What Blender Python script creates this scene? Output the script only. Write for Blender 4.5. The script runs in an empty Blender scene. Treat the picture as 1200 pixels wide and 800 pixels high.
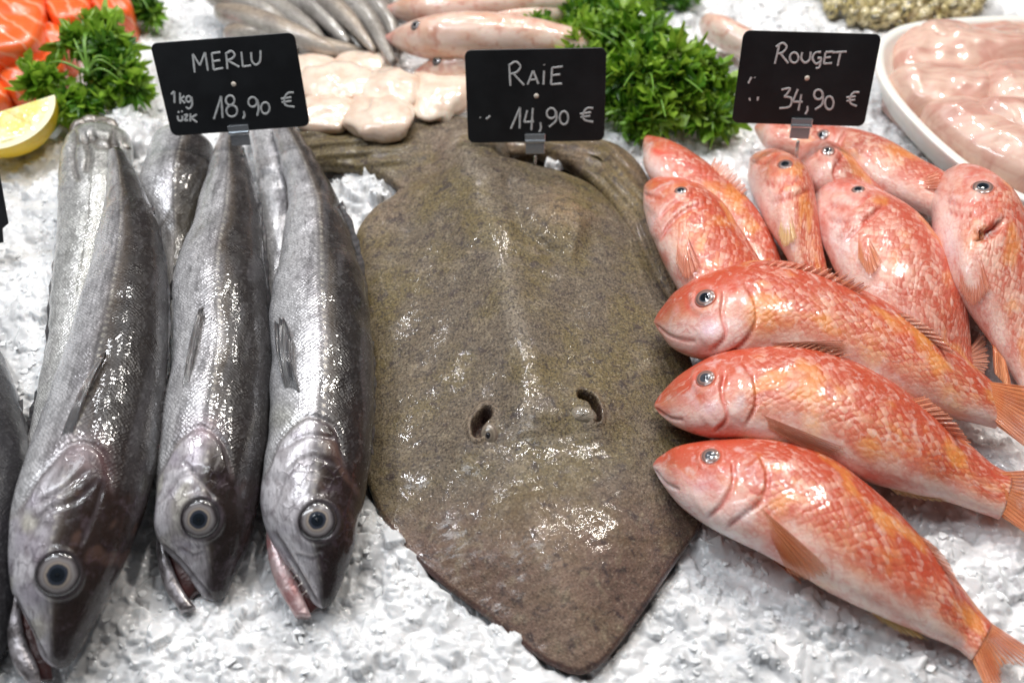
import bpy, math, random
import numpy as np
from mathutils import Vector, Matrix

random.seed(7)
rng = np.random.default_rng(7)
sc = bpy.context.scene
C = sc.collection
R = math.radians

# ------------------------------------------------------------------ camera
CAM = np.array([0.0, -0.46, 0.55])
LENS = 36.0
FPX = 1200 * LENS / 36.0
fw = -CAM / np.linalg.norm(CAM)
rt = np.array([1.0, 0.0, 0.0])
up = np.cross(rt, fw)
cam = bpy.data.cameras.new('camera')
co = bpy.data.objects.new('camera', cam)
C.objects.link(co)
co.location = CAM
co.rotation_euler = Vector(fw).to_track_quat('-Z', 'Y').to_euler()
cam.lens = LENS; cam.sensor_width = 36
cam.clip_start = 0.01; cam.clip_end = 50
cam.dof.use_dof = True
cam.dof.focus_distance = 0.66
cam.dof.aperture_fstop = 4.6
sc.camera = co

# ------------------------------------------------------------------ world and lamps
w = bpy.data.worlds.new('World'); sc.world = w; w.use_nodes = True
bg = w.node_tree.nodes['Background']
bg.inputs[0].default_value = (0.93, 0.96, 1.0, 1)
bg.inputs[1].default_value = 0.12
def lamp(name, loc, tgt, power, size, col, sy=None):
    l = bpy.data.lights.new(name, 'AREA'); l.energy = power; l.size = size; l.color = col
    l.shape = 'DISK'
    if sy: l.shape = 'RECTANGLE'; l.size_y = sy
    o = bpy.data.objects.new(name, l); C.objects.link(o)
    o.location = loc
    o.rotation_euler = (Vector(tgt) - Vector(loc)).to_track_quat('-Z', 'Y').to_euler()
    return o
# market hall spot lamps in a row above the far side of the counter
for x, y, z, p, c in [(-0.85, 0.45, 1.6, 10, (0.93, 0.96, 1)), (-0.3, 0.75, 1.7, 9, (0.98, 0.98, 1.0)), (-0.05, 1.5, 1.7, 8, (1, 0.97, 0.92)),
                      (0.2, 0.65, 1.65, 9, (1, 0.96, 0.9)), (0.75, 0.6, 1.7, 11, (1, 0.94, 0.86)), (0.55, 1.5, 1.7, 8, (1, 0.95, 0.88)), (-0.6, 1.3, 1.7, 6, (0.95, 0.97, 1))]:
    lamp('spot_lamp', (x, y, z), (x * 0.3, 0.05, 0), p, 0.085, c)
lamp('ceiling_lamp', (-0.9, -0.1, 2.0), (-0.1, 0, 0), 15, 0.22, (0.9, 0.95, 1), 1.2)
lamp('ceiling_lamp', (0.5, 0.5, 2.2), (0.2, 0, 0), 4, 0.2, (1, 0.97, 0.93), 1.2)

sc.view_settings.view_transform = 'Standard'
sc.view_settings.look = 'None'
sc.view_settings.exposure = -0.27
sc.view_settings.gamma = 1.0
sc.view_settings.use_curve_mapping = False
cy = sc.cycles
cy.max_bounces = 10; cy.transmission_bounces = 8; cy.transparent_max_bounces = 8
cy.diffuse_bounces = 4; cy.glossy_bounces = 4
cy.caustics_reflective = False; cy.caustics_refractive = False
cy.sample_clamp_indirect = 6
cy.use_denoising = True

# ------------------------------------------------------------------ maths helpers
def P(px, py, z=0.0):
    """point of the place at height z seen at a photo position (1200 x 800)"""
    px = np.asarray(px, float); py = np.asarray(py, float); z = np.asarray(z, float)
    d = fw + ((px - 600) / FPX)[..., None] * rt - ((py - 400) / FPX)[..., None] * up
    t = (z - CAM[2]) / d[..., 2]
    return CAM + d * t[..., None]
def PJ(v):
    q = np.asarray(v) - CAM
    dd = q @ fw
    return np.stack([600 + FPX * (q @ rt) / dd, 400 - FPX * (q @ up) / dd], -1)
def onplane(px, py, c, n):
    d = fw + (px - 600) / FPX * rt - (py - 400) / FPX * up
    return CAM + d * (((c - CAM) @ n) / (d @ n))
def smooth(a, b, x):
    t = np.clip((x - a) / (b - a), 0, 1); return t * t * (3 - 2 * t)
def noise(p, scale, seed=0, n=9):
    r = np.random.default_rng(seed + 991)
    d = r.normal(size=(n, p.shape[-1])); d /= np.linalg.norm(d, axis=1)[:, None]
    f = r.uniform(0.6, 2.1, n); ph = r.uniform(0, 6.28, n)
    return np.sin((p @ d.T) / scale * f * 3.0 + ph).sum(-1) / math.sqrt(n)
def spline(pts, t):
    """Catmull-Rom through pts, t in 0..1 by chord length"""
    pts = np.asarray(pts, float)
    if pts.ndim == 1: pts = pts[:, None]
    n = len(pts)
    if n == 2: return pts[0] + (pts[1] - pts[0]) * np.asarray(t)[:, None]
    L = np.r_[0, np.cumsum(np.linalg.norm(np.diff(pts[:, :2] if pts.shape[1] > 1 else pts, axis=0), axis=1) + 1e-9)]
    L /= L[-1]
    return spl(pts, L, t)
def spl(pts, L, t):
    n = len(pts); t = np.clip(t, 0, 1)
    m = np.zeros_like(pts)
    m[1:-1] = (pts[2:] - pts[:-2]) / (L[2:] - L[:-2])[:, None]
    m[0] = (pts[1] - pts[0]) / (L[1] - L[0]); m[-1] = (pts[-1] - pts[-2]) / (L[-1] - L[-2])
    i = np.clip(np.searchsorted(L, t, side='right') - 1, 0, n - 2)
    h = (L[i + 1] - L[i])[:, None]; u = (t - L[i])[:, None] / h
    return ((2 * u**3 - 3 * u**2 + 1) * pts[i] + (u**3 - 2 * u**2 + u) * h * m[i]
            + (-2 * u**3 + 3 * u**2) * pts[i + 1] + (u**3 - u**2) * h * m[i + 1])
def segdist(q, line):
    """distance and signed side of points q to a polyline, also the run 0..1 along it"""
    line = np.asarray(line, float); best = np.full(len(q), 1e9); side = np.zeros(len(q)); run = np.zeros(len(q))
    k = len(line) - 1
    for i in range(k):
        a, b = line[i], line[i + 1]; d = b - a; L2 = d @ d + 1e-12
        t = np.clip(((q - a) @ d) / L2, 0, 1)
        c = a + t[:, None] * d; e = q - c; ds = np.hypot(e[:, 0], e[:, 1])
        s = np.sign(d[0] * (q[:, 1] - a[1]) - d[1] * (q[:, 0] - a[0]))
        m = ds < best; best[m] = ds[m]; side[m] = s[m]; run[m] = ((i + t) / k)[m]
    return best, side, run
def sl(line):
    line = np.asarray(line, float)
    return spline(line, np.linspace(0, 1, 14)) if len(line) > 2 else line
def inpoly(q, poly):
    x, y = q[:, 0], q[:, 1]; r = np.zeros(len(q), bool); n = len(poly)
    for i in range(n):
        x1, y1 = poly[i]; x2, y2 = poly[(i + 1) % n]
        if y1 == y2: continue
        r ^= ((y1 > y) != (y2 > y)) & (x < (x2 - x1) * (y - y1) / (y2 - y1) + x1)
    return r

# ------------------------------------------------------------------ object helpers
def mkmesh(name, v, quads=None, tris=None, mat=None, smoothf=True, uv=None, attrs=None, col=None):
    me = bpy.data.meshes.new(name)
    v = np.asarray(v, np.float32)
    q = np.zeros((0, 4), np.int32) if quads is None else np.asarray(quads, np.int32).reshape(-1, 4)
    t = np.zeros((0, 3), np.int32) if tris is None else np.asarray(tris, np.int32).reshape(-1, 3)
    me.vertices.add(len(v)); me.vertices.foreach_set('co', v.ravel())
    li = np.r_[q.ravel(), t.ravel()].astype(np.int32)
    me.loops.add(len(li)); me.loops.foreach_set('vertex_index', li)
    st = np.r_[np.arange(len(q)) * 4, len(q) * 4 + np.arange(len(t)) * 3].astype(np.int32)
    me.polygons.add(len(st)); me.polygons.foreach_set('loop_start', st)
    me.polygons.foreach_set('loop_total', np.r_[np.full(len(q), 4), np.full(len(t), 3)].astype(np.int32))
    me.polygons.foreach_set('use_smooth', np.full(len(st), smoothf, bool))
    if uv is not None:
        l = me.uv_layers.new(name='UVMap'); l.data.foreach_set('uv', np.asarray(uv, np.float32)[li].ravel())
    for k, a in (attrs or {}).items():
        at = me.attributes.new(k, 'FLOAT', 'POINT'); at.data.foreach_set('value', np.asarray(a, np.float32))
    if col is not None:
        at = me.attributes.new('col', 'FLOAT_COLOR', 'POINT')
        at.data.foreach_set('color', np.c_[col, np.ones(len(v))].astype(np.float32).ravel())
    me.update(calc_edges=True); me.validate()
    if mat: me.materials.append(mat)
    return me
def empty(name, loc, label, cat, group=None):
    o = bpy.data.objects.new(name, None); C.objects.link(o); o.location = [float(a) for a in loc]
    o.empty_display_size = 0.02
    o['label'] = label; o['category'] = cat
    if group: o['group'] = group
    return o
def tag(o, label, cat, group=None):
    o['label'] = label; o['category'] = cat
    if group: o['group'] = group
    return o
def link(name, me, parent=None, origin=None):
    """world-space mesh -> object; its vertices are moved into the frame of its origin"""
    o = bpy.data.objects.new(name, me); C.objects.link(o)
    wl = np.zeros(3)
    p = parent
    while p is not None:
        wl = wl + np.array(p.location); p = p.parent
    org = wl if origin is None else np.asarray(origin, float)
    me.transform(Matrix.Translation(Vector([-float(a) for a in org])))
    o.parent = parent
    o.location = [float(a) for a in (org - wl)]
    return o
def gridq(nu, nv, wrap=False, base=0):
    i = np.arange(nu - 1)[:, None]; j = np.arange(nv if wrap else nv - 1)[None, :]; j2 = (j + 1) % nv
    return np.stack([base + i * nv + j, base + i * nv + j2, base + (i + 1) * nv + j2, base + (i + 1) * nv + j], -1).reshape(-1, 4)

# ------------------------------------------------------------------ material helpers
class M:
    def __init__(s, name):
        s.m = bpy.data.materials.new(name); s.m.use_nodes = True
        s.t = s.m.node_tree; s.b = s.t.nodes['Principled BSDF']
    def n(s, typ, **k):
        nd = s.t.nodes.new(typ)
        ins = k.pop('ins', {})
        for a, v in k.items(): setattr(nd, a, v)
        for a, v in ins.items(): s.put(nd.inputs[a], v)
        return nd
    def put(s, sock, v):
        if isinstance(v, bpy.types.NodeSocket): s.t.links.new(v, sock)
        elif isinstance(v, tuple) and len(v) == 3 and sock.type == 'RGBA': sock.default_value = (*v, 1)
        else: sock.default_value = v
    def set(s, **k):
        names = {'col': 'Base Color', 'rough': 'Roughness', 'metal': 'Metallic', 'coat': 'Coat Weight', 'coatr': 'Coat Roughness',
                 'sss': 'Subsurface Weight', 'spec': 'Specular IOR Level', 'ior': 'IOR', 'trans': 'Transmission Weight', 'normal': 'Normal',
                 'coatn': 'Coat Normal', 'alpha': 'Alpha', 'radius': 'Subsurface Radius', 'ssscale': 'Subsurface Scale'}
        for a, v in k.items(): s.put(s.b.inputs[names[a]], v)
        return s
    def attr(s, name): return s.n('ShaderNodeAttribute', attribute_name=name)
    def uv(s): return s.n('ShaderNodeTexCoord').outputs['UV']
    def obj(s): return s.n('ShaderNodeTexCoord').outputs['Object']
    def geo(s): return s.n('ShaderNodeNewGeometry').outputs['Position']
    def map(s, v, scale=(1, 1, 1), rot=(0, 0, 0), loc=(0, 0, 0)):
        return s.n('ShaderNodeMapping', ins={'Vector': v, 'Scale': scale, 'Rotation': rot, 'Location': loc}).outputs[0]
    def noise(s, v, scale, detail=3, rough=0.55, dist=0.0, out='Fac'):
        return s.n('ShaderNodeTexNoise', ins={'Vector': v, 'Scale': scale, 'Detail': detail, 'Roughness': rough, 'Distortion': dist}).outputs[out]
    def vor(s, v, scale, feature='F1', rand=1.0, out='Distance'):
        return s.n('ShaderNodeTexVoronoi', feature=feature, ins={'Vector': v, 'Scale': scale, 'Randomness': rand}).outputs[out]
    def ramp(s, f, *stops, interp='LINEAR'):
        nd = s.n('ShaderNodeValToRGB', ins={'Fac': f}); cr = nd.color_ramp; cr.interpolation = interp
        for i, (p, c) in enumerate(stops):
            e = cr.elements[i] if i < 2 else cr.elements.new(p)
            e.position = p; e.color = (*c, 1) if isinstance(c, tuple) else (c, c, c, 1)
        return nd.outputs[0]
    def rng(s, f, a, b, c=0.0, d=1.0):
        return s.n('ShaderNodeMapRange', interpolation_type='SMOOTHSTEP', ins={'Value': f, 'From Min': a, 'From Max': b, 'To Min': c, 'To Max': d}).outputs[0]
    def mix(s, f, a, b, mode='MIX'):
        nd = s.n('ShaderNodeMix', data_type='RGBA', blend_type=mode)
        s.put(nd.inputs[0], f); s.put(nd.inputs[6], a); s.put(nd.inputs[7], b)
        return nd.outputs[2]
    def math(s, op, a, b=0.0):
        nd = s.n('ShaderNodeMath', operation=op); s.put(nd.inputs[0], a); s.put(nd.inputs[1], b); return nd.outputs[0]
    def bump(s, h, strength=0.5, dist=0.001, normal=None):
        ins = {'Height': h, 'Strength': strength, 'Distance': dist}
        if normal is not None: ins['Normal'] = normal
        return s.n('ShaderNodeBump', ins=ins).outputs[0]

def wet(m, v, s1=180, s2=45, st=0.35):
    """uneven film of water: fine ripples in the coat, which break the lamps up into glints"""
    h = m.math('ADD', m.noise(v, s1, 2), m.math('MULTIPLY', m.noise(v, s2, 2), 2.0))
    return m.bump(h, st, 0.0008)

# hake skin ----------------------------------------------------------
def mat_hake(name, bright=1.0, metal=0.42, scale=1.0):
    m = M(name); uv = m.uv(); g = m.geo()
    c = m.attr('col').outputs['Color']; s_ = m.attr('sc').outputs['Fac']
    ru = m.map(uv, rot=(0, 0, R(45)))
    jit = m.noise(uv, 60, 2, out='Color')
    ru2 = m.mix(0.006, ru, jit, 'ADD')
    d = m.vor(ru2, 520 / scale, rand=0.35)
    cellr = m.vor(ru2, 520 / scale, rand=0.35, out='Color')
    n1 = m.noise(m.map(uv, scale=(1, 3.0, 1)), 170, 4)
    n2 = m.noise(g, 38, 4)
    dark = m.math('MULTIPLY', m.rng(d, 0.28, 0.62), s_)
    cc = m.mix(m.math('MULTIPLY', dark, 0.6), c, m.mix(0.75, c, (0.02, 0.018, 0.02)))
    cc = m.mix(m.math('MULTIPLY', m.rng(cellr, 0.55, 0.95), m.math('MULTIPLY', s_, 0.2)), cc, m.mix(0.5, c, m.mix(0.35, c, (0.95, 0.95, 0.98))))
    cc = m.mix(m.rng(n1, 0.50, 0.68, 0, 0.5), cc, m.mix(0.8, c, (0.02, 0.018, 0.018)))
    cc = m.mix(m.rng(n2, 0.5, 0.75, 0, 0.28), cc, (0.6, 0.55, 0.62), 'SOFT_LIGHT')
    hd = m.math('SUBTRACT', 1.0, s_)
    vein = m.vor(m.mix(0.012, uv, m.noise(uv, 70, 3, out='Color'), 'ADD'), 130, feature='DISTANCE_TO_EDGE')
    vm = m.math('MULTIPLY', m.rng(vein, 0.0, 0.1, 1, 0), m.math('MULTIPLY', hd, m.rng(m.noise(g, 55, 2), 0.4, 0.65)))
    cc = m.mix(m.math('MULTIPLY', vm, 0.6), cc, m.mix(0.8, c, (0.05, 0.03, 0.05)))
    cc = m.mix(m.math('MULTIPLY', m.rng(m.noise(g, 120, 4, 0.65), 0.52, 0.7), m.math('MULTIPLY', hd, 0.6)), cc, m.mix(0.75, c, (0.12, 0.09, 0.11)))
    h = m.math('SUBTRACT', m.math('MULTIPLY', m.math('MULTIPLY', d, s_), -1.0), m.math('MULTIPLY', n1, 0.7))
    h = m.math('SUBTRACT', h, m.math('MULTIPLY', vm, 0.8))
    b = m.bump(h, 0.6, 0.0006)
    m.set(col=cc, metal=m.math('MULTIPLY', m.rng(c, 0.15, 0.5, 0.0, 1.0), m.math('MULTIPLY', m.math('ADD', m.math('MULTIPLY', s_, 0.65), 0.35), metal)), rough=m.rng(m.noise(g, 90, 3), 0.35, 0.7, 0.2, 0.36), normal=b,
          spec=0.25,
          coat=0.6, coatr=0.03, coatn=m.bump(m.math('ADD', h, m.math('MULTIPLY', m.noise(g, 160, 2), 2.0)), 0.6, 0.00014))
    return m.m
# red mullet skin ----------------------------------------------------
def mat_mullet(name):
    m = M(name); uv = m.uv(); g = m.geo()
    c = m.attr('col').outputs['Color']; s_ = m.attr('sc').outputs['Fac']; rd = m.attr('red').outputs['Fac']
    ru = m.map(uv, rot=(0, 0, R(45)), scale=(1, 1, 1))
    ru2 = m.mix(0.007, ru, m.noise(uv, 60, 2, out='Color'), 'ADD')
    d = m.vor(ru2, 235, rand=0.42)
    e = m.vor(ru2, 235, feature='DISTANCE_TO_EDGE', rand=0.42)
    patch = m.noise(uv, 55, 3)
    # crescents of red along the scale borders, thick on the back and broken on the flank
    net = m.rng(e, 0.03, 0.2, 1, 0); cellc = m.vor(ru2, 235, rand=0.42, out='Color')
    net = m.math('MULTIPLY', net, m.math('MULTIPLY', s_, m.rng(m.math('ADD', patch, m.math('MULTIPLY', rd, 0.35)), 0.46, 0.60)))
    wash = m.math('MULTIPLY', m.rng(m.math('ADD', m.noise(uv, 26, 4, 0.6), m.math('MULTIPLY', rd, 0.45)), 0.48, 0.8), 0.75)
    cc = m.mix(wash, c, (0.56, 0.075, 0.03))
    cc = m.mix(m.math('MULTIPLY', net, 0.85), cc, (0.50, 0.055, 0.02))
    cc = m.mix(m.math('MULTIPLY', m.rng(m.math('ADD', cellc, m.math('MULTIPLY', rd, 0.3)), 0.5, 0.75), m.math('MULTIPLY', s_, 0.6)), cc, (0.50, 0.075, 0.03))
    cc = m.mix(m.math('MULTIPLY', m.rng(cellc, 0.42, 0.2), m.math('MULTIPLY', s_, 0.35)), cc, (0.88, 0.58, 0.47))
    yel = m.math('MULTIPLY', m.rng(m.noise(uv, 33, 2, 0.5), 0.52, 0.66), m.math('MULTIPLY', s_, 0.5))
    cc = m.mix(yel, cc, (0.85, 0.36, 0.06))
    streak = m.noise(m.map(uv, scale=(1, 1, 1)), 120, 5, 0.65, 1.2)
    cc = m.mix(m.math('MULTIPLY', m.rng(streak, 0.5, 0.68), 0.28), cc, (0.62, 0.06, 0.035))
    cc = m.mix(m.math('MULTIPLY', m.rng(streak, 0.46, 0.3), 0.35), cc, (0.93, 0.75, 0.68))
    hd = m.math('SUBTRACT', 1.0, s_)
    vein = m.vor(m.mix(0.016, uv, m.noise(uv, 60, 3, out='Color'), 'ADD'), 120, feature='DISTANCE_TO_EDGE')
    vm = m.math('MULTIPLY', m.rng(vein, 0.0, 0.12, 1, 0), m.math('MULTIPLY', hd, m.rng(m.noise(g, 60, 2), 0.42, 0.6)))
    cc = m.mix(m.math('MULTIPLY', vm, 0.3), cc, (0.52, 0.05, 0.03))
    cc = m.mix(m.math('MULTIPLY', m.rng(m.noise(g, 95, 3), 0.55, 0.7), m.math('MULTIPLY', hd, 0.45)), cc, (0.80, 0.62, 0.60))
    h = m.math('ADD', m.math('MULTIPLY', m.math('MULTIPLY', m.math('SUBTRACT', 0.6, d), s_), 1.0), m.math('MULTIPLY', m.noise(g, 420, 3), 0.55))
    b = m.bump(h, 0.55, 0.0013)
    m.set(col=cc, rough=m.rng(m.noise(g, 70, 3), 0.3, 0.7, 0.3, 0.5), normal=b, spec=0.6, sss=0.25, radius=(1.0, 0.35, 0.2), ssscale=0.006,
          coat=0.5, coatr=0.035, coatn=m.bump(m.math('ADD', h, m.math('MULTIPLY', m.noise(g, 130, 2), 1.6)), 0.6, 0.00026))
    return m.m
# fins ----------------------------------------------------------------
def mat_fin(name, c1, c2, rough=0.35, sss=0.1, alpha=0.75):
    m = M(name); uv = m.uv()
    wv = m.n('ShaderNodeTexWave', wave_type='BANDS', bands_direction='X', ins={'Vector': uv, 'Scale': 4.5, 'Distortion': 1.6, 'Detail': 3.0, 'Detail Scale': 1.2}).outputs['Fac']
    cc = m.mix(wv, c1, c2)
    cc = m.mix(m.rng(m.noise(uv, 5, 3), 0.35, 0.7, 0, 0.5), cc, c2)
    m.set(col=cc, rough=rough, coat=0.6, coatr=0.12, normal=m.bump(wv, 0.4, 0.0006), sss=sss, ssscale=0.003,
          alpha=m.math('SUBTRACT', 1.0, m.math('MULTIPLY', m.math('MULTIPLY', m.math('ADD', m.math('MULTIPLY', m.n('ShaderNodeSeparateXYZ', ins={0: uv}).outputs[1], 0.8), 0.35), m.math('SUBTRACT', 1.25, wv)), alpha)))
    return m.m
def mat_skate():
    m = M('skate_skin'); g = m.geo(); c = m.attr('col').outputs['Color']
    big = m.noise(g, 22, 4, 0.6); mid = m.noise(g, 75, 4, 0.65, 0.4); fine = m.noise(g, 620, 3, 0.7); grit = m.vor(g, 700, rand=1.0)
    lo_ = m.rng(m.n('ShaderNodeSeparateXYZ', ins={0: g}).outputs[1], -0.20, -0.09, 0.25, 1.0)
    cc = m.mix(m.math('MULTIPLY', m.rng(big, 0.44, 0.62, 0, 0.65), lo_), c, (0.165, 0.122, 0.038))
    cc = m.mix(m.rng(m.noise(g, 135, 4, 0.6, 0.5), 0.54, 0.68, 0, 0.75), cc, (0.045, 0.030, 0.034))
    cc = m.mix(m.rng(mid, 0.53, 0.68, 0, 0.55), cc, (0.29, 0.23, 0.155))
    cc = m.mix(m.rng(m.noise(g, 230, 3, 0.7), 0.50, 0.66, 0, 0.5), cc, (0.06, 0.045, 0.035))
    cc = m.mix(m.math('MULTIPLY', m.rng(fine, 0.49, 0.62, 0, 0.85), m.math('MAXIMUM', lo_, 0.5)), cc, (0.04, 0.03, 0.025))
    cc = m.mix(m.rng(fine, 0.44, 0.3, 0, 0.55), cc, (0.42, 0.35, 0.26))
    h = m.math('ADD', m.math('MULTIPLY', m.rng(grit, 0.05, 0.5, 1, 0), 0.8), m.math('MULTIPLY', mid, 1.5))
    h = m.math('ADD', h, m.math('MULTIPLY', fine, 0.7))
    b = m.bump(h, 0.5, 0.0007)
    h2 = m.math('ADD', m.math('ADD', m.math('MULTIPLY', m.noise(g, 330, 3, 0.6), 2.0), m.math('MULTIPLY', m.noise(g, 60, 2), 3.0)), m.math('MULTIPLY', m.noise(g, 800, 2), 1.1))
    m.set(col=cc, rough=0.55, spec=0.3, normal=b, sss=0.05, ssscale=0.004, coat=m.rng(m.noise(g, 34, 3), 0.45, 0.68, 0.08, 0.9), coatr=0.02,
          coatn=m.bump(h2, 0.9, 0.0001))
    return m.m
def mat_ice(name, c1, c2, trans, sss):
    m = M(name); g = m.geo()
    n = m.noise(g, 260, 4, 0.6); n2 = m.noise(g, 26, 4, 0.6)
    cc = m.mix(m.rng(n2, 0.38, 0.66), c1, c2)
    cc = m.mix(m.rng(m.noise(g, 140, 3), 0.5, 0.7, 0, 0.5), cc, c2)
    m.set(col=cc, rough=m.rng(n, 0.35, 0.7, 0.12, 0.35), spec=0.6, ior=1.31, trans=trans, sss=sss, radius=(0.85, 0.95, 1.0), ssscale=0.002, normal=m.bump(n, 0.5, 0.0005),
          coat=0.8, coatr=0.06, coatn=m.bump(n, 0.8, 0.0008))
    return m.m
def mat_plain(name, col, rough=0.4, metal=0.0, coat=0.0, sss=0.0, bump=0.0, bs=100, var=None, trans=0.0, vs=40, ssr=0.006):
    m = M(name); g = m.geo()
    c = col
    if var: c = m.mix(m.rng(m.noise(g, vs, 4, 0.6), 0.35, 0.68), col, var)
    m.set(col=c, rough=rough, metal=metal, coat=coat, coatr=0.08, sss=sss, ssscale=ssr, trans=trans)
    if bump:
        b = m.bump(m.noise(g, bs, 4, 0.6), bump, 0.002); m.set(normal=b, coatn=wet(m, g, 140, 40, bump * 0.7))
    return m.m
def mat_eye(name, stops):
    m = M(name); r = m.attr('rad').outputs['Fac']; a = m.noise(m.obj(), 240, 3)
    rr = m.math('ADD', r, m.math('MULTIPLY', m.math('SUBTRACT', a, 0.5), 0.16))
    m.set(col=m.ramp(rr, *stops), rough=0.2, coat=1.0, coatr=0.02)
    return m.m

HAKE = mat_hake('hake_skin')
HAKE_JAW = mat_plain('hake_jaw_skin', (0.45, 0.42, 0.44), 0.3, 0.55, 0.7, 0.0, 0.35, 300, (0.10, 0.085, 0.085), vs=130)
HAKE_JAW_P = mat_plain('hake_jaw_pink', (0.58, 0.44, 0.44), 0.3, 0.3, 0.8, 0.2, 0.35, 300, (0.36, 0.17, 0.17), vs=100)
MOUTH = mat_plain('mouth_lining', (0.10, 0.028, 0.024), 0.3, 0, 0.8, 0.1, 0.4, 250, (0.035, 0.014, 0.014))
MULLET = mat_mullet('mullet_skin')
F_HAKE = mat_fin('hake_fin_skin', (0.035, 0.034, 0.038), (0.075, 0.072, 0.076), alpha=0.15)
F_RED = mat_fin('mullet_red_fin', (0.62, 0.13, 0.05), (0.78, 0.30, 0.17))
F_ORANGE = mat_fin('mullet_orange_fin', (0.66, 0.13, 0.04), (0.82, 0.32, 0.13))
F_YELLOW = mat_fin('mullet_yellow_fin', (0.85, 0.42, 0.06), (0.88, 0.66, 0.32))
F_BROWN = mat_fin('mullet_brown_fin', (0.45, 0.13, 0.07), (0.66, 0.30, 0.2))
SKATE = mat_skate()
E_HAKE = mat_eye('hake_eye_iris', [(0.0, (0.02, 0.03, 0.05)), (0.43, (0.03, 0.035, 0.05)), (0.49, (0.34, 0.29, 0.24)), (0.56, (0.20, 0.17, 0.16)), (0.66, (0.24, 0.225, 0.225)),
                                    (0.76, (0.13, 0.115, 0.12)), (0.84, (0.03, 0.024, 0.026)), (1.0, (0.02, 0.018, 0.02))])
E_MUL = mat_eye('mullet_eye_iris', [(0.0, (0.02, 0.03, 0.04)), (0.46, (0.05, 0.06, 0.08)), (0.58, (0.30, 0.19, 0.16)), (0.68, (0.24, 0.13, 0.10)), (0.78, (0.12, 0.09, 0.09)),
                                   (0.88, (0.50, 0.20, 0.15)), (1.0, (0.60, 0.10, 0.05))])
PUPIL = mat_plain('eye_pupil', (0.004, 0.008, 0.014), 0.08, 0, 1.0)
PUPIL_G = mat_plain('eye_pupil_cloudy', (0.06, 0.065, 0.08), 0.15, 0, 1.0)

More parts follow.
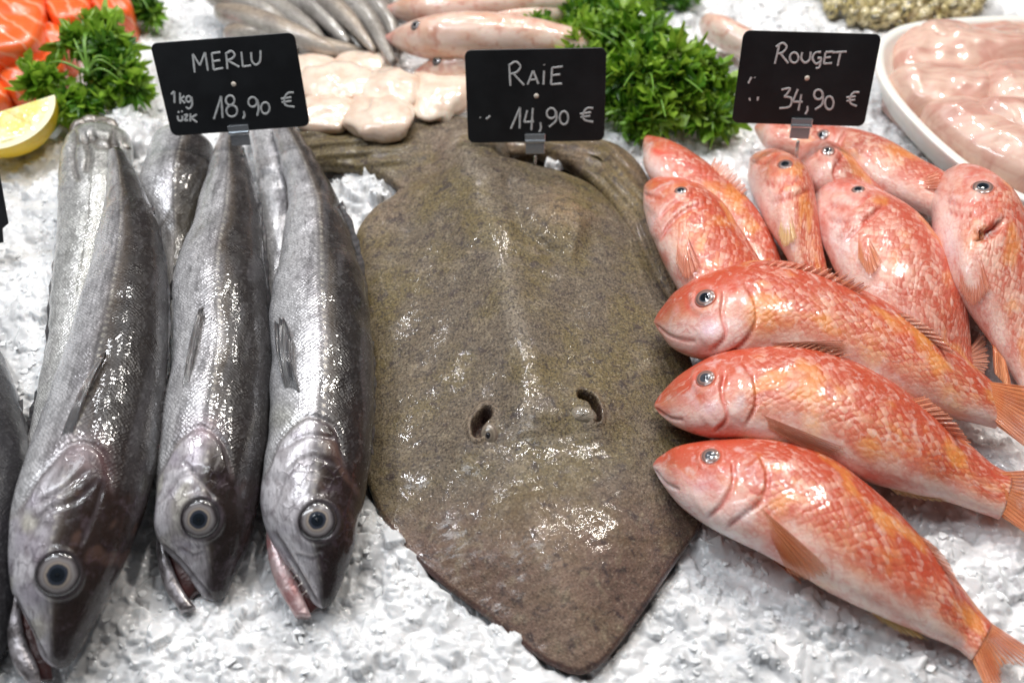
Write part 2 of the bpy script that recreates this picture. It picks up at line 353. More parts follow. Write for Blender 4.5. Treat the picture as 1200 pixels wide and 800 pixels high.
# ------------------------------------------------------------------ fish
class Fish:
    def __init__(s, name, D, V, zb, tk, label, cat, group, nU=150, nV=72, roll=0.0, p=1.0, wob=0.0, seed=0, sag=0.0):
        D = np.asarray(D, float); V = np.asarray(V, float)
        mid = (D + V) / 2
        L = np.r_[0, np.cumsum(np.linalg.norm(np.diff(mid, axis=0), axis=1) + 1e-6)]; L /= L[-1]
        t = np.linspace(0, 1, nU) ** 1.15
        D = spl(D, L, t); V = spl(V, L, t)
        zb = np.full(nU, zb, float) if np.isscalar(zb) else spline(zb, t)[:, 0]
        tkk = np.full(nU, tk, float) if np.isscalar(tk) else spline(tk, t)[:, 0]
        z = zb + 0.02
        for _ in range(3):
            A = P(D[:, 0], D[:, 1], z); B = P(V[:, 0], V[:, 1], z)
            hw = np.linalg.norm(A - B, axis=1) / 2; th = hw * tkk; z = zb + th
        c = (A + B) / 2; n = (A - B) / 2
        ee = np.abs(n[:, 1]) / (np.linalg.norm(n, axis=1) + 1e-9); n = n / np.sqrt(1 + (tkk * 0.84 * ee) ** 2)[:, None]
        # round the snout off
        phi = np.linspace(0, 2 * np.pi, nV, endpoint=False)
        cs, sn = np.cos(phi), np.sin(phi)
        y = np.sign(cs) * np.abs(cs) ** p
        aa = np.r_[0, np.cumsum(np.linalg.norm(np.diff(c, axis=0), axis=1))]; r0 = max(hw[:6].mean() * 0.9, 0.002)
        cap = np.sqrt(np.clip(1 - (1 - np.clip(aa / r0, 0.0, 1)) ** 2, 0.02, 1)); n = n * cap[:, None]; th = th * cap
        V3 = c[:, None, :] + n[:, None, :] * y[None, :, None]
        V3[..., 2] += th[:, None] * sn[None, :]
        arc = np.r_[0, np.cumsum(np.linalg.norm(np.diff(c, axis=0), axis=1))]
        s.len = arc[-1]
        s.V = V3; s.nU, s.nV = nU, nV
        s.s = np.repeat((arc / arc[-1])[:, None], nV, 1).ravel()
        s.y = np.repeat(np.cos(phi - roll)[None, :], nU, 0).ravel()
        s.up = np.repeat(sn[None, :], nU, 0).ravel() > -0.15
        rr = random.Random(seed); ou, ov = rr.uniform(0, 5), rr.uniform(0, 5)
        hm = np.percentile(hw, 70)
        s.uv = np.stack([np.repeat(arc[:, None], nV, 1) + ou, (np.minimum(hw, hm * 1.2)[:, None] * 0.35 + 0.65 * hm) * phi[None, :] + ov], -1).reshape(-1, 2)
        s.q = PJ(s.V.reshape(-1, 3))
        if wob:
            pv = s.V.reshape(-1, 3)
            s.push(noise(pv, 0.05, seed) * wob + noise(pv, 0.016, seed + 5) * wob * 0.35)
        s.root = empty(name, (c[nU // 2][0], c[nU // 2][1], zb[nU // 2]), label, cat, group)
        s.col = np.full((nU * nV, 3), 0.5); s.sc = np.ones(nU * nV); s.red = np.zeros(nU * nV)
    def normals(s):
        du = np.gradient(s.V, axis=0); dv = np.roll(s.V, -1, 1) - np.roll(s.V, 1, 1)
        n = np.cross(dv, du); l = np.linalg.norm(n, axis=-1, keepdims=True); n = n / np.maximum(l, 1e-12)
        if (n[s.nU // 2, s.nV // 4][2]) < 0: n = -n
        return n
    def push(s, amt):
        s.V = s.V + s.normals() * amt.reshape(s.nU, s.nV, 1)
    def groove(s, line, w, d):
        ds, _, run = segdist(s.q, sl(line)); f = np.exp(-(ds / w) ** 2) * s.up * smooth(0, .12, run) * smooth(1, .88, run)
        s.push(-d * f); return f
    def step(s, line, w, d, reach):
        """plate raised on the left-hand side of the line, falling off sharply at it and slowly away from it"""
        ds, sd, run = segdist(s.q, sl(line))
        f = np.where(sd > 0, smooth(0, w, ds) * smooth(reach, reach * 0.3, ds), 0) * s.up * smooth(0, .08, run) * smooth(1, .92, run)
        s.push(d * f); return f
    def bump(s, x, y, rx, ry, d, ang=0):
        e = s.q - np.array([x, y]); ca, sa = math.cos(R(ang)), math.sin(R(ang))
        u = (e[:, 0] * ca + e[:, 1] * sa) / rx; v = (-e[:, 0] * sa + e[:, 1] * ca) / ry
        f = np.exp(-(u * u + v * v)) * s.up
        if d: s.push(d * f)
        return f
    def paint(s, f, c, k=1.0):
        f = (np.clip(f, 0, 1) * k)[:, None]; s.col = s.col * (1 - f) + np.array(c) * f
    def at(s, x, y):
        v = s.V.reshape(-1, 3); q = PJ(v); nn = s.normals().reshape(-1, 3)
        face = (nn * (CAM - v)).sum(1) > 0
        d = np.hypot(q[:, 0] - x, q[:, 1] - y) + (~face) * 1e4
        k = np.argsort(d)[:6]; w_ = 1 / (d[k] + 0.3); w_ /= w_.sum()
        p = (v[k] * w_[:, None]).sum(0); n = (nn[k] * w_[:, None]).sum(0); return p, n / np.linalg.norm(n)
    def build(s, mat, name='body'):
        n0 = s.nU * s.nV
        v = np.concatenate([s.V.reshape(-1, 3), s.V[0].mean(0)[None], s.V[-1].mean(0)[None]])
        tr = [(n0, (j + 1) % s.nV, j) for j in range(s.nV)] + [(n0 + 1, n0 - s.nV + j, n0 - s.nV + (j + 1) % s.nV) for j in range(s.nV)]
        ex = lambda a: np.concatenate([a, a[:1], a[-1:]])
        me = mkmesh(name, v, gridq(s.nU, s.nV, True), tr, mat, uv=ex(s.uv), attrs={'sc': ex(s.sc), 'red': ex(s.red)}, col=ex(s.col))
        s.body = link(name, me, s.root); return s.body

def dome(name, c, n, r, h, mat, parent, rings=10, seg=28, off=0.0, squash=1.0, axis=None):
    n = np.asarray(n, float); n = n / np.linalg.norm(n)
    a = np.cross(n, [0.3, 0.9, 0.1]) if axis is None else np.asarray(axis, float) - n * (np.asarray(axis) @ n)
    a /= np.linalg.norm(a); b = np.cross(n, a)
    v = [c + n * (h + off)]; rad = [0.0]
    for i in range(1, rings + 1):
        rr = i / rings
        for j in range(seg):
            t = j / seg * 6.28318
            v.append(c + (a * math.cos(t) + b * math.sin(t) * squash) * r * rr + n * (off + h * math.sqrt(max(0, 1 - rr * rr * 0.999))))
            rad.append(rr)
    rr = 1.0                                  # skirt that reaches down into the socket
    for j in range(seg):
        t = j / seg * 6.28318
        v.append(c + (a * math.cos(t) + b * math.sin(t) * squash) * r * 1.02 + n * (off - r * 0.35)); rad.append(1.0)
    q = gridq(rings + 1, seg, True, 1); t_ = [(0, 1 + (j + 1) % seg, 1 + j) for j in range(seg)]
    me = mkmesh(name, np.array(v), q, [x[::-1] for x in t_], mat, attrs={'rad': rad})
    return link(name, me, parent, origin=c)
def eye(f, x, y, rpx, mat, pup=PUPIL, pr=0.45, h=0.3, tilt=0.25, squash=1.0):
    c, n = f.at(x, y)
    toc = CAM - c; toc /= np.linalg.norm(toc)
    n = n + toc * tilt; n /= np.linalg.norm(n)
    r = rpx / FPX * np.linalg.norm(CAM - c)
    e = dome('eye', c, n, r, r * h, mat, f.root, off=r * 0.03, squash=squash)
    dome('pupil', c, n, r * pr, r * h * 0.30, pup, e, rings=5, seg=20, off=r * h * 0.84)
def tube(name, pts, rad, mat, parent, seg=8, attrs=None):
    pts = np.asarray(pts, float); rad = np.broadcast_to(np.asarray(rad, float), (len(pts),))
    t = np.gradient(pts, axis=0); t /= np.linalg.norm(t, axis=1)[:, None] + 1e-12
    ref = np.array([0.13, 0.21, 0.97]); a = np.cross(t, ref); a /= np.linalg.norm(a, axis=1)[:, None] + 1e-12; b = np.cross(t, a)
    ph = np.linspace(0, 2 * np.pi, seg, endpoint=False)
    v = pts[:, None] + (a[:, None] * np.cos(ph)[None, :, None] + b[:, None] * np.sin(ph)[None, :, None]) * rad[:, None, None]
    n0 = len(pts) * seg
    v = np.concatenate([v.reshape(-1, 3), pts[:1], pts[-1:]])
    tr = [(n0, j, (j + 1) % seg) for j in range(seg)] + [(n0 + 1, n0 - seg + (j + 1) % seg, n0 - seg + j) for j in range(seg)]
    return link(name, mkmesh(name, v, gridq(len(pts), seg, True), tr, mat), parent)
def fin(name, parent, base, tip, mat, rays=9, th=0.0006, jag=0.12, nv=10, pleat=0.0009, arch=0.0, seed=0):
    """ray fin between a base line and a tip line of points in the place, with pleats and a frayed rim"""
    r = random.Random(seed); nu = rays * 4 + 1
    t = np.linspace(0, 1, nu); Bp = spline(base, t); Tp = spline(tip, t)
    fr = np.array([1 - jag * (0.5 - 0.5 * math.cos(2 * math.pi * k * rays)) * (0.5 + 0.9 * r.random()) if k not in (0, 1) else 1 for k in t])
    Tp = Bp + (Tp - Bp) * fr[:, None]
    vv = np.linspace(0, 1, nv)[:, None, None]
    G = Bp[None] * (1 - vv) + Tp[None] * vv
    e1 = Bp[-1] - Bp[0]; e2 = (Tp - Bp).mean(0); n = np.cross(e1, e2); n /= np.linalg.norm(n) + 1e-12
    if n[2] < 0: n = -n
    pl = np.cos(2 * np.pi * t * rays)[None, :, None] * pleat * np.sin(np.clip(vv, 0.05, 1) * 2.2)
    G = G + n * (pl + arch * np.sin(vv * np.pi))
    thv = th * (1.0 - vv) ** 2 + 0.0002
    top = G + n * thv; bot = G - n * thv
    v = np.concatenate([top.reshape(-1, 3), bot.reshape(-1, 3)]); N = nu * nv
    q1 = gridq(nv, nu); q2 = gridq(nv, nu, base=N)[:, ::-1]
    rim = [(i, i + 1, N + i + 1, N + i) for i in range((nv - 1) * nu, nv * nu - 1)] + \
          [(i * nu, (i + 1) * nu, N + (i + 1) * nu, N + i * nu) for i in range(nv - 1)] + \
          [((i + 1) * nu - 1, (i + 2) * nu - 1, N + (i + 2) * nu - 1, N + (i + 1) * nu - 1) for i in range(nv - 1)]
    uvx = np.stack([np.tile(t * rays / 4.5 * 1.0, nv), np.repeat(np.linspace(0, 1, nv), nu)], -1)
    me = mkmesh(name, v, np.concatenate([q1, q2, np.array(rim)]), None, mat, uv=np.concatenate([uvx, uvx]))
    return link(name, me, parent)
def fin_on(f, name, base, tip, mat, lift=0.0, tlift=0.004, **k):
    lift = -0.0012
    """fin rooted on a fish; base and tip lines run over its skin"""
    b = np.array([f.at(*q)[0] + f.at(*q)[1] * lift for q in base])
    t = np.array([f.at(*q)[0] + f.at(*q)[1] * tlift for q in tip])
    return fin(name, f.root, b, t, mat, **k)
def fin_off(f, name, base, tip, mat, zt, **k):
    b = np.array([f.at(*q)[0] - f.at(*q)[1] * 0.002 for q in base])
    if np.isscalar(zt): zt = [zt] * len(tip)
    t = np.array([P(q[0], q[1], b[:, 2].mean() + z) for q, z in zip(tip, zt)])
    return fin(name, f.root, b, t, mat, **k)

# --- hake
def hake(D, V, label, zb=0.006, tk=0.82, roll=0.25, head=True, seed=0, dark=0.0, nU=190, sh=1.0):
    f = Fish('hake', D, V, zb, tk, label, 'hake', 'silver hakes on the left of the ice', nU=int(nU * 1.35), nV=168, roll=roll, seed=seed, wob=0.0008)
    y = f.y; pv = f.V.reshape(-1, 3)
    ny = y + noise(pv, 0.04, seed + 3) * 0.07
    back = smooth(0.05, 0.45, ny)[:, None]; belly = smooth(0.1, -0.55, ny)[:, None]
    silver = np.array([0.74, 0.72, 0.74]); f.col = silver * (1 - back) + np.array([0.10, 0.078, 0.060]) * back
    f.col = f.col * (1 - belly) + np.array([0.90, 0.89, 0.91]) * belly
    f.paint(smooth(0.36, 0.62, ny), (0.022, 0.018, 0.017), 0.94)
    f.paint(np.exp(-((ny - 0.05) / 0.2) ** 2) * smooth(0.0, 1.2, noise(pv * [1, 0.25, 1], 0.012, seed + 30)), (0.22, 0.21, 0.22), 0.6)
    f.paint(smooth(0.3, 1.1, noise(pv * [2.0, 0.35, 1], 0.014, seed + 33)) * smooth(-0.7, -0.1, ny), (0.10, 0.095, 0.10), 0.55)
    f.paint(np.exp(-((y - 0.24) / 0.022) ** 2), (0.04, 0.035, 0.035), 0.75)       # lateral line
    run = f.s * f.len
    f.paint(np.exp(-((y - 0.31) / 0.02) ** 2) * smooth(0.1, 0.6, np.sin(run * 1150)), (0.85, 0.80, 0.68), 0.75)  # row of glints painted into the skin colour beside the lateral line
    f.paint(np.exp(-((y + 0.12) / 0.018) ** 2) * smooth(0.0, 0.8, noise(pv, 0.02, seed + 50)), (0.10, 0.10, 0.10), 0.6)
    f.sc = np.ones_like(y)
    if dark: f.paint(np.ones_like(y), (0.035, 0.035, 0.04), dark)
    return f

BLUE = 0
def hake_head(f, ex, ey, er, gill, pre, jawline, brown, seed=0):
    """relief and colouring of a hake's head: gill cover, cheek plates, eye socket, brown crown"""
    q = f.q
    hs = np.clip(1 - smooth(0, 1, (segdist(q, gill)[1] < 0) * 0.5 + 0.0), 0, 1)
    # the head side of the gill line carries no scales
    ds, sd, _ = segdist(q, gill)
    side = np.where(sd > 0, 1.0, 0.0); headm = np.where(q[:, 1] > np.interp(q[:, 0], [g[0] for g in sorted(gill)], [g[1] for g in sorted(gill)]), 1.0, 0.0)
    headm = smooth(-6, 10, (q[:, 1] - np.interp(q[:, 0], [g[0] for g in sorted(gill)], [g[1] for g in sorted(gill)])))
    f.sc = f.sc * (1 - headm * 0.85)
    pv = f.V.reshape(-1, 3)
    f.paint(headm * smooth(0.45, 0.0, f.y), (0.62, 0.58, 0.62), 0.6)
    f.paint(headm * smooth(0.6, 1.3, noise(pv, 0.018, seed)) * smooth(0.6, 0, f.y), (0.50, 0.47, 0.25), 0.35)
    f.paint(headm * smooth(0.2, 1.2, noise(pv, 0.012, seed + 8)) * smooth(0.4, 0, f.y), (0.30, 0.25, 0.33), 0.45)
    f.paint(headm * smooth(0.1, 0.6, f.y + noise(pv, 0.014, seed + 20) * 0.16), brown[1], 0.92)
    f.paint(smooth(brown[2], 0.0, segdist(q, brown[0])[0]) * f.up, brown[1], 0.6)
    f.step(gill, 6, 0.0009, 60); f.groove(gill, 3.2, 0.0013)
    f.paint(headm * smooth(0.3, 1.1, noise(pv, 0.006, seed + 60)) * smooth(0.5, 0.1, f.y), (0.20, 0.17, 0.18), 0.5)
    f.paint(smooth(0.075, 0.0, f.s) * smooth(-0.3, 0.4, noise(pv, 0.01, seed + 61) * 0.3 + f.y + 0.2), (0.02, 0.014, 0.014), 0.9)
    f.paint(headm * smooth(0.06, 0.16, f.s) * smooth(0.4, 1.2, noise(pv, 0.01, seed + 62)) * smooth(0.2, 0.5, f.y), (0.16, 0.09, 0.07), 0.5)
    for p_ in pre: f.groove(p_, 2.6, 0.0011)
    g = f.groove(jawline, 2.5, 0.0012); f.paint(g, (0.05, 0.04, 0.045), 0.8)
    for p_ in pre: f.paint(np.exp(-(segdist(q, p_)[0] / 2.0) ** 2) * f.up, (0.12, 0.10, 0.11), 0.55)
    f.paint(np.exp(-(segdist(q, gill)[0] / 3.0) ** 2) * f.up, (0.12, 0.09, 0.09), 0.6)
    d = np.hypot(q[:, 0] - ex, q[:, 1] - ey)
    f.push(0.0012 * np.exp(-((d - er * 1.15) / (er * 0.16)) ** 2) * f.up - 0.0016 * smooth(er, er * 0.7, d) * f.up)
    f.paint(smooth(er * 1.32, er * 1.05, d) * f.up, (0.06, 0.05, 0.055), 0.85)
def jaw(f, left, right, zc, mat, name='lower_jaw', tk=0.7, teeth=None):
    D = np.asarray(right, float); V = np.asarray(left, float)
    t = np.linspace(0, 1, 40)
    D = spline(D, t); V = spline(V, t); z = np.interp(t, [0, 1], zc)
    A = P(D[:, 0], D[:, 1], z); B = P(V[:, 0], V[:, 1], z); c = (A + B) / 2; n = (A - B) / 2; hw = np.linalg.norm(n, axis=1)
    ph = np.linspace(0, 2 * np.pi, 28, endpoint=False)
    v = c[:, None] + n[:, None] * np.cos(ph)[None, :, None]
    v[..., 2] += (hw * tk)[:, None] * np.sin(ph)[None, :]
    n0 = 40 * 28; v = np.concatenate([v.reshape(-1, 3), c[:1], c[-1:]])
    tr = [(n0, (j + 1) % 28, j) for j in range(28)] + [(n0 + 1, n0 - 28 + j, n0 - 28 + (j + 1) % 28) for j in range(28)]
    return link(name, mkmesh(name, v, gridq(40, 28, True), tr, mat), f.root)

# ------------------------------------------------------------------ pillow: slab with a rounded rim from an outline
def pillow(name, outline, skel, z0, mat, parent, holes=None, h=0.02, lip=0.004, wall=0.0, nO=120, nR=24, hf=None, colf=None, power=1.0, closed=True, relief=None, under=0.006, hd=None):
    o = np.asarray(outline, float); o = np.concatenate([o, o[:1]]); t = np.linspace(0, 1, nO, endpoint=False)
    L = np.r_[0, np.cumsum(np.linalg.norm(np.diff(o, axis=0), axis=1))]; L /= L[-1]
    oo = np.concatenate([o[-3:-1], o, o[1:3]]); LL = np.r_[L[-3:-1] - 1, L, L[1:3] + 1]
    i0 = LL[0]; o2 = spl(oo, (LL - i0) / (LL[-1] - i0), (t - i0) / (LL[-1] - i0))
    E = P(o2[:, 0], o2[:, 1], z0 + wall)
    S = P(np.array(skel, float)[:, 0], np.array(skel, float)[:, 1], z0 + wall)
    T = np.zeros_like(E); best = np.full(nO, 1e9)
    for i in range(len(S) - 1):
        d = S[i + 1] - S[i]; k = np.clip(((E - S[i]) @ d) / (d @ d + 1e-12), 0, 1); c = S[i] + k[:, None] * d
        ds = np.linalg.norm(E - c, axis=1); m = ds < best; T[m] = c[m]; best[m] = ds[m]
    if len(S) == 1: T[:] = S[0]; best = np.linalg.norm(E - S[0], axis=1)
    r = np.linspace(0, 1, nR) ** 1.25
    G = E[None] * (1 - r)[:, None, None] + T[None] * r[:, None, None]
    dist = r[:, None] * best[None]
    li = np.minimum(dist / lip, 1); z = lip * np.sqrt(np.clip(1 - (1 - li) ** 2, 0, 1))
    hl = h if hd is None else h * np.minimum(1, 0.12 + 0.88 * best / hd)[None]
    if hd is not None:
        hl = np.repeat(hl, 1, 0); kk_ = np.ones(25) / 25; hl = np.convolve(np.r_[hl[0][-12:], hl[0], hl[0][:12]], kk_, 'valid')[None]
    z = z + hl * np.sin(r * np.pi / 2)[:, None] ** power
    if hf is not None:
        zz = z
        for _ in range(2):
            H = G.copy(); H[..., 2] += zz
            zz = z + hf(PJ(H.reshape(-1, 3)), r.repeat(nO), G.reshape(-1, 3)).reshape(z.shape) * np.minimum(1, dist / (lip * 3))
        z = zz
    if holes is not None:
        H = G.copy(); H[..., 2] += z; Q0 = PJ(H.reshape(-1, 3)); z = z + holes(Q0, G.reshape(-1, 3)).reshape(z.shape)
    G[..., 2] += z
    ring = G[0].copy(); ring[:, 2] = z0 + wall - lip * 0.8; ring = ring + (T - E) * 0.01
    rb = G[0].copy(); rb[:, 2] = z0 - under; rb = rb + (T - E) * 0.06
    v = np.concatenate([rb, ring, G.reshape(-1, 3)]); n = nR + 2
    cb = rb.mean(0); tr = [(len(v), j, (j + 1) % nO) for j in range(nO)]
    v = np.concatenate([v, cb[None]])
    q4 = gridq(n, nO, True)[:, ::-1]
    if holes is not None: PQ = np.concatenate([PJ(v[:2 * nO]), Q0, PJ(v[-1:])])
    else: PQ = PJ(v)
    col = None if colf is None else colf(PQ, v)
    me = mkmesh(name, v, q4, tr, mat, col=col)
    return link(name, me, parent) if parent is not None else link(name, me, None, origin=(v[:, 0].mean(), v[:, 1].mean(), z0))

# icosahedron for chips
_t = (1 + 5 ** .5) / 2
ICO = np.array([(-1, _t, 0), (1, _t, 0), (-1, -_t, 0), (1, -_t, 0), (0, -1, _t), (0, 1, _t), (0, -1, -_t), (0, 1, -_t), (_t, 0, -1), (_t, 0, 1), (-_t, 0, -1), (-_t, 0, 1)]) / 1.902
ICF = np.array([(0, 11, 5), (0, 5, 1), (0, 1, 7), (0, 7, 10), (0, 10, 11), (1, 5, 9), (5, 11, 4), (11, 10, 2), (10, 7, 6), (7, 1, 8), (3, 9, 4), (3, 4, 2), (3, 2, 6), (3, 6, 8), (3, 8, 9), (4, 9, 5), (2, 4, 11), (6, 2, 10), (8, 6, 7), (9, 8, 1)])
def rotm(n, r):
    q = r.normal(size=(n, 4)); q /= np.linalg.norm(q, axis=1)[:, None]; a, b, c, d = q.T
    return np.stack([1 - 2 * (c * c + d * d), 2 * (b * c - a * d), 2 * (b * d + a * c), 2 * (b * c + a * d), 1 - 2 * (b * b + d * d), 2 * (c * d - a * b),
                     2 * (b * d - a * c), 2 * (c * d + a * b), 1 - 2 * (b * b + c * c)], -1).reshape(n, 3, 3)

# ================================================================== THE ICE
SK_OUT = [(678, 790), (640, 776), (600, 747), (560, 716), (520, 686), (490, 660), (466, 632), (442, 596), (424, 540), (416, 470), (411, 400), (412, 330), (418, 275), (436, 248),
          (462, 230), (482, 200), (508, 168), (540, 148), (572, 146), (594, 165), (602, 205), (625, 203), (660, 206), (700, 224), (738, 268), (768, 322), (792, 375),
          (815, 440), (832, 520), (836, 575), (824, 612), (802, 645), (770, 692), (738, 738), (705, 778)]
MOUNDS = [(430, 228, 34, 0.012), (160, 165, 42, 0.026), (25, 400, 90, 0.01), (230, 770, 160, 0.007), (560, 800, 120, 0.008), (930, 740, 120, 0.008), (1150, 620, 90, 0.008), (655, 198, 22, 0.016), (455, 640, 40, 0.012)]
MW = [(P(a, b, 0), c_ / FPX * 0.75, d_) for a, b, c_, d_ in MOUNDS]
def ice_h(xy):
    z = noise(xy, 0.11, 3) * 0.0035 + noise(xy, 0.032, 4) * 0.0022 + noise(xy, 0.011, 5) * 0.0011
    for c_, r_, h_ in MW: z = z + h_ * np.exp(-((xy[:, 0] - c_[0]) ** 2 + (xy[:, 1] - c_[1]) ** 2) / r_ ** 2)
    return z - 0.003
def ice_cover(xy):
    return smooth(0.25, 1.1, noise(xy, 0.045, 21) + 0.5 * noise(xy, 0.016, 22)) * 0.0042
ICE = mat_ice('ice_packed', (0.835, 0.835, 0.84), (0.60, 0.605, 0.615), 0.0, 0.8)
CHIP = mat_ice('ice_clear', (0.93, 0.94, 0.95), (0.82, 0.83, 0.84), 0.0, 0.0)
xs = np.r_[-1.3, -1.1, -0.9, -0.75, np.arange(-0.62, -0.36, 0.0018), np.arange(-0.36, 0.36, 0.00105), np.arange(0.36, 0.62, 0.0018), 0.75, 0.9, 1.1, 1.3]
ys = [-0.6, -0.45]; yv = -0.345
while yv < 0.50: ys.append(yv); yv += 0.00090 + max(0, yv + 0.2) * 0.0016
ys = np.array(ys + [0.55, 0.65, 0.8, 1.0, 1.3]); nx, ny_ = len(xs), len(ys)
gx, gy = np.meshgrid(xs, ys, indexing='ij')
xy = np.stack([gx.ravel(), gy.ravel()], -1)
HB = (ice_h(xy) + noise(xy, 0.005, 31) * 0.0003).reshape(nx, ny_)
SKP = [tuple(a_[:2]) for a_ in P(np.array(SK_OUT, float)[:, 0], np.array(SK_OUT, float)[:, 1], 0.013)]
sc_ = np.array(SKP).mean(0); HB -= 0.008 * inpoly(xy, SKP).reshape(nx, ny_)
def shards(H, n, lo, hi, hgt, tilt, seed, bev=0.55, pw=1.8, zone=None):
    """crushed-ice shards raised on the bed: each is a tilted, bevelled, angular plate; the higher one wins"""
    r = np.random.default_rng(seed); base = H.copy()
    X = r.uniform(-0.62, 0.62, n); Y = r.uniform(-0.345, 0.5, n); S = lo + (hi - lo) * r.random(n) ** pw; X *= np.clip((Y + 1.0) / 1.25, 0.52, 1)
    if zone is not None:
        k = zone(np.stack([X, Y], -1)) > r.random(n); X, Y, S = X[k], Y[k], S[k]
    for x, y, s_ in zip(X, Y, S):
        i0, i1 = np.searchsorted(xs, (x - s_ * 1.3, x + s_ * 1.3)); j0, j1 = np.searchsorted(ys, (y - s_ * 1.3, y + s_ * 1.3))
        if i1 - i0 < 2 or j1 - j0 < 2: continue
        dx = xs[i0:i1, None] - x; dy = ys[None, j0:j1] - y
        kk = r.integers(4, 8); an = r.uniform(0, 6.28) + np.arange(kk) * 6.2832 / kk + r.normal(0, 0.28, kk); rd = s_ * r.uniform(0.6, 1.0, kk)
        d = np.max(dx[None] * np.cos(an)[:, None, None] + dy[None] * np.sin(an)[:, None, None] - rd[:, None, None], 0)
        tx, ty = r.normal(0, tilt, 2); hh = hgt * s_ * r.uniform(0.35, 1.0)
        ci, cj = (i0 + i1) // 2, (j0 + j1) // 2
        h = base[ci, cj] + hh + tx * dx + ty * dy + 0.12 * s_ * np.minimum(0, -d / s_) * 0 - np.where(d > -bev * s_ * 0.35, (d + bev * s_ * 0.35) ** 2 / (bev * s_ * 0.35) * 0.8, 0)
        h = np.where(d < 0.12 * s_, h, -1)
        H[i0:i1, j0:j1] = np.maximum(H[i0:i1, j0:j1], h)
    return H
calm = lambda q: 1.0 - 0.75 * smooth(0.2, 1.0, noise(q, 0.05, 21) + 0.4 * noise(q, 0.02, 22))
HB = shards(HB, 700, 0.012, 0.026, 0.10, 0.10, 1, bev=1.2)
HB = shards(HB, 5000, 0.0035, 0.009, 0.20, 0.22, 3, zone=calm)
HB = shards(HB, 17000, 0.0024, 0.0062, 0.36, 0.34, 2, bev=0.3, zone=calm)
v = np.c_[xy, HB.ravel()]
bed = link('ice_bed', mkmesh('ice_bed', v, gridq(nx, ny_)[:, ::-1], None, ICE)); bed['kind'] = 'structure'
def hb(x, y):
    i = np.clip(np.searchsorted(xs, x), 0, nx - 1); j = np.clip(np.searchsorted(ys, y), 0, ny_ - 1); return HB[i, j]
# loose clear slivers lying on the bed
r = np.random.default_rng(11); m_ = 15000
X = r.uniform(-0.6, 0.6, m_); Y = r.uniform(-0.34, 0.48, m_); k = ~inpoly(np.stack([X, Y], -1), SKP); X, Y = X[k], Y[k]; m_ = len(X)
size = 0.0008 + 0.0022 * r.random(m_) ** 2.2
sh = ICO[None] * (1 + r.normal(0, 0.22, (m_, 12, 1))) * np.stack([r.uniform(0.5, 1.4, m_), r.uniform(0.5, 1.2, m_), r.uniform(0.25, 0.5, m_)], -1)[:, None]
ang = r.uniform(0, 6.28, m_); ca, sa = np.cos(ang), np.sin(ang); Rz = np.zeros((m_, 3, 3)); Rz[:, 0, 0] = ca; Rz[:, 0, 1] = -sa; Rz[:, 1, 0] = sa; Rz[:, 1, 1] = ca; Rz[:, 2, 2] = 1
ti = r.normal(0, 0.45, m_); ct, st = np.cos(ti), np.sin(ti); Rx = np.zeros((m_, 3, 3)); Rx[:, 0, 0] = 1; Rx[:, 1, 1] = ct; Rx[:, 1, 2] = -st; Rx[:, 2, 1] = st; Rx[:, 2, 2] = ct
sh = np.einsum('nij,nkj->nki', Rz @ Rx, sh) * size[:, None, None] + np.c_[X, Y, hb(X, Y) + size * 0.25][:, None]
f = (ICF[None] + (np.arange(m_) * 12)[:, None, None]).reshape(-1, 3)
o = link('ice_slivers', mkmesh('ice_slivers', sh.reshape(-1, 3), None, f, CHIP, smoothf=False)); o['kind'] = 'stuff'

# ================================================================== THE SKATE
sk = empty('skate', P(620, 470, 0.01), 'large brown speckled skate lying flat in the middle, pointed snout towards the viewer', 'skate')
def sk_h(q, r, w3):
    h = 0.0075 * np.exp(-(segdist(q, [(548, 170), (585, 300), (612, 400), (625, 470)])[0] / 42) ** 2)      # backbone ridge
    h += 0.0012 * np.exp(-(segdist(q, [(545, 170), (600, 330), (618, 430)])[0] / 16) ** 2)
    h += 0.004 * np.exp(-(((q[:, 0] - 548) / 26) ** 2 + ((q[:, 1] - 512) / 34) ** 2)) + 0.004 * np.exp(-(((q[:, 0] - 702) / 28) ** 2 + ((q[:, 1] - 487) / 34) ** 2))
    h += 0.008 * np.exp(-(((q[:, 0] - 660) / 45) ** 2 + ((q[:, 1] - 250) / 38) ** 2))                      # rump
    h -= 0.003 * np.exp(-(segdist(q, [(595, 215), (612, 270), (650, 300)])[0] / 9) ** 2)                   # fold beside the ridge
    h += 0.0012 * np.exp(-(segdist(q, [(625, 250), (645, 225), (672, 235), (682, 262), (670, 300)])[0] / 6) ** 2)
    h += 0.003 * np.exp(-(segdist(q, [(620, 590), (655, 690), (678, 775)])[0] / 22) ** 2)                  # snout cartilage
    h += noise(w3, 0.05, 12) * 0.0010 + noise(w3, 0.018, 13) * 0.0005 + noise(w3, 0.006, 14) * 0.00016
    # ridges of the wing muscles
    #h += 0.00035 * np.sin(q[:, 0] * 0.35 + q[:, 1] * 0.12 + 3 * noise(w3, 0.05, 77)) * smooth(0.7, 0.2, r)
    return h
def sk_holes(q, w3):
    h = np.zeros(len(q))
    for (sx, sy, pts) in SPIR:
        ds, _, run = segdist(q, sl(pts))
        wd = 8.0 if sx else 5.5
        h -= 0.013 * smooth(wd, wd * 0.45, ds)
        h += 0.0016 * np.exp(-((ds - wd * 1.25) / 3.0) ** 2)
    return h
SPIR = [(1, 0, [(560, 506), (560, 496), (570, 484)]), (0, 0, [(681, 463), (693, 468), (699, 480), (700, 490)])]
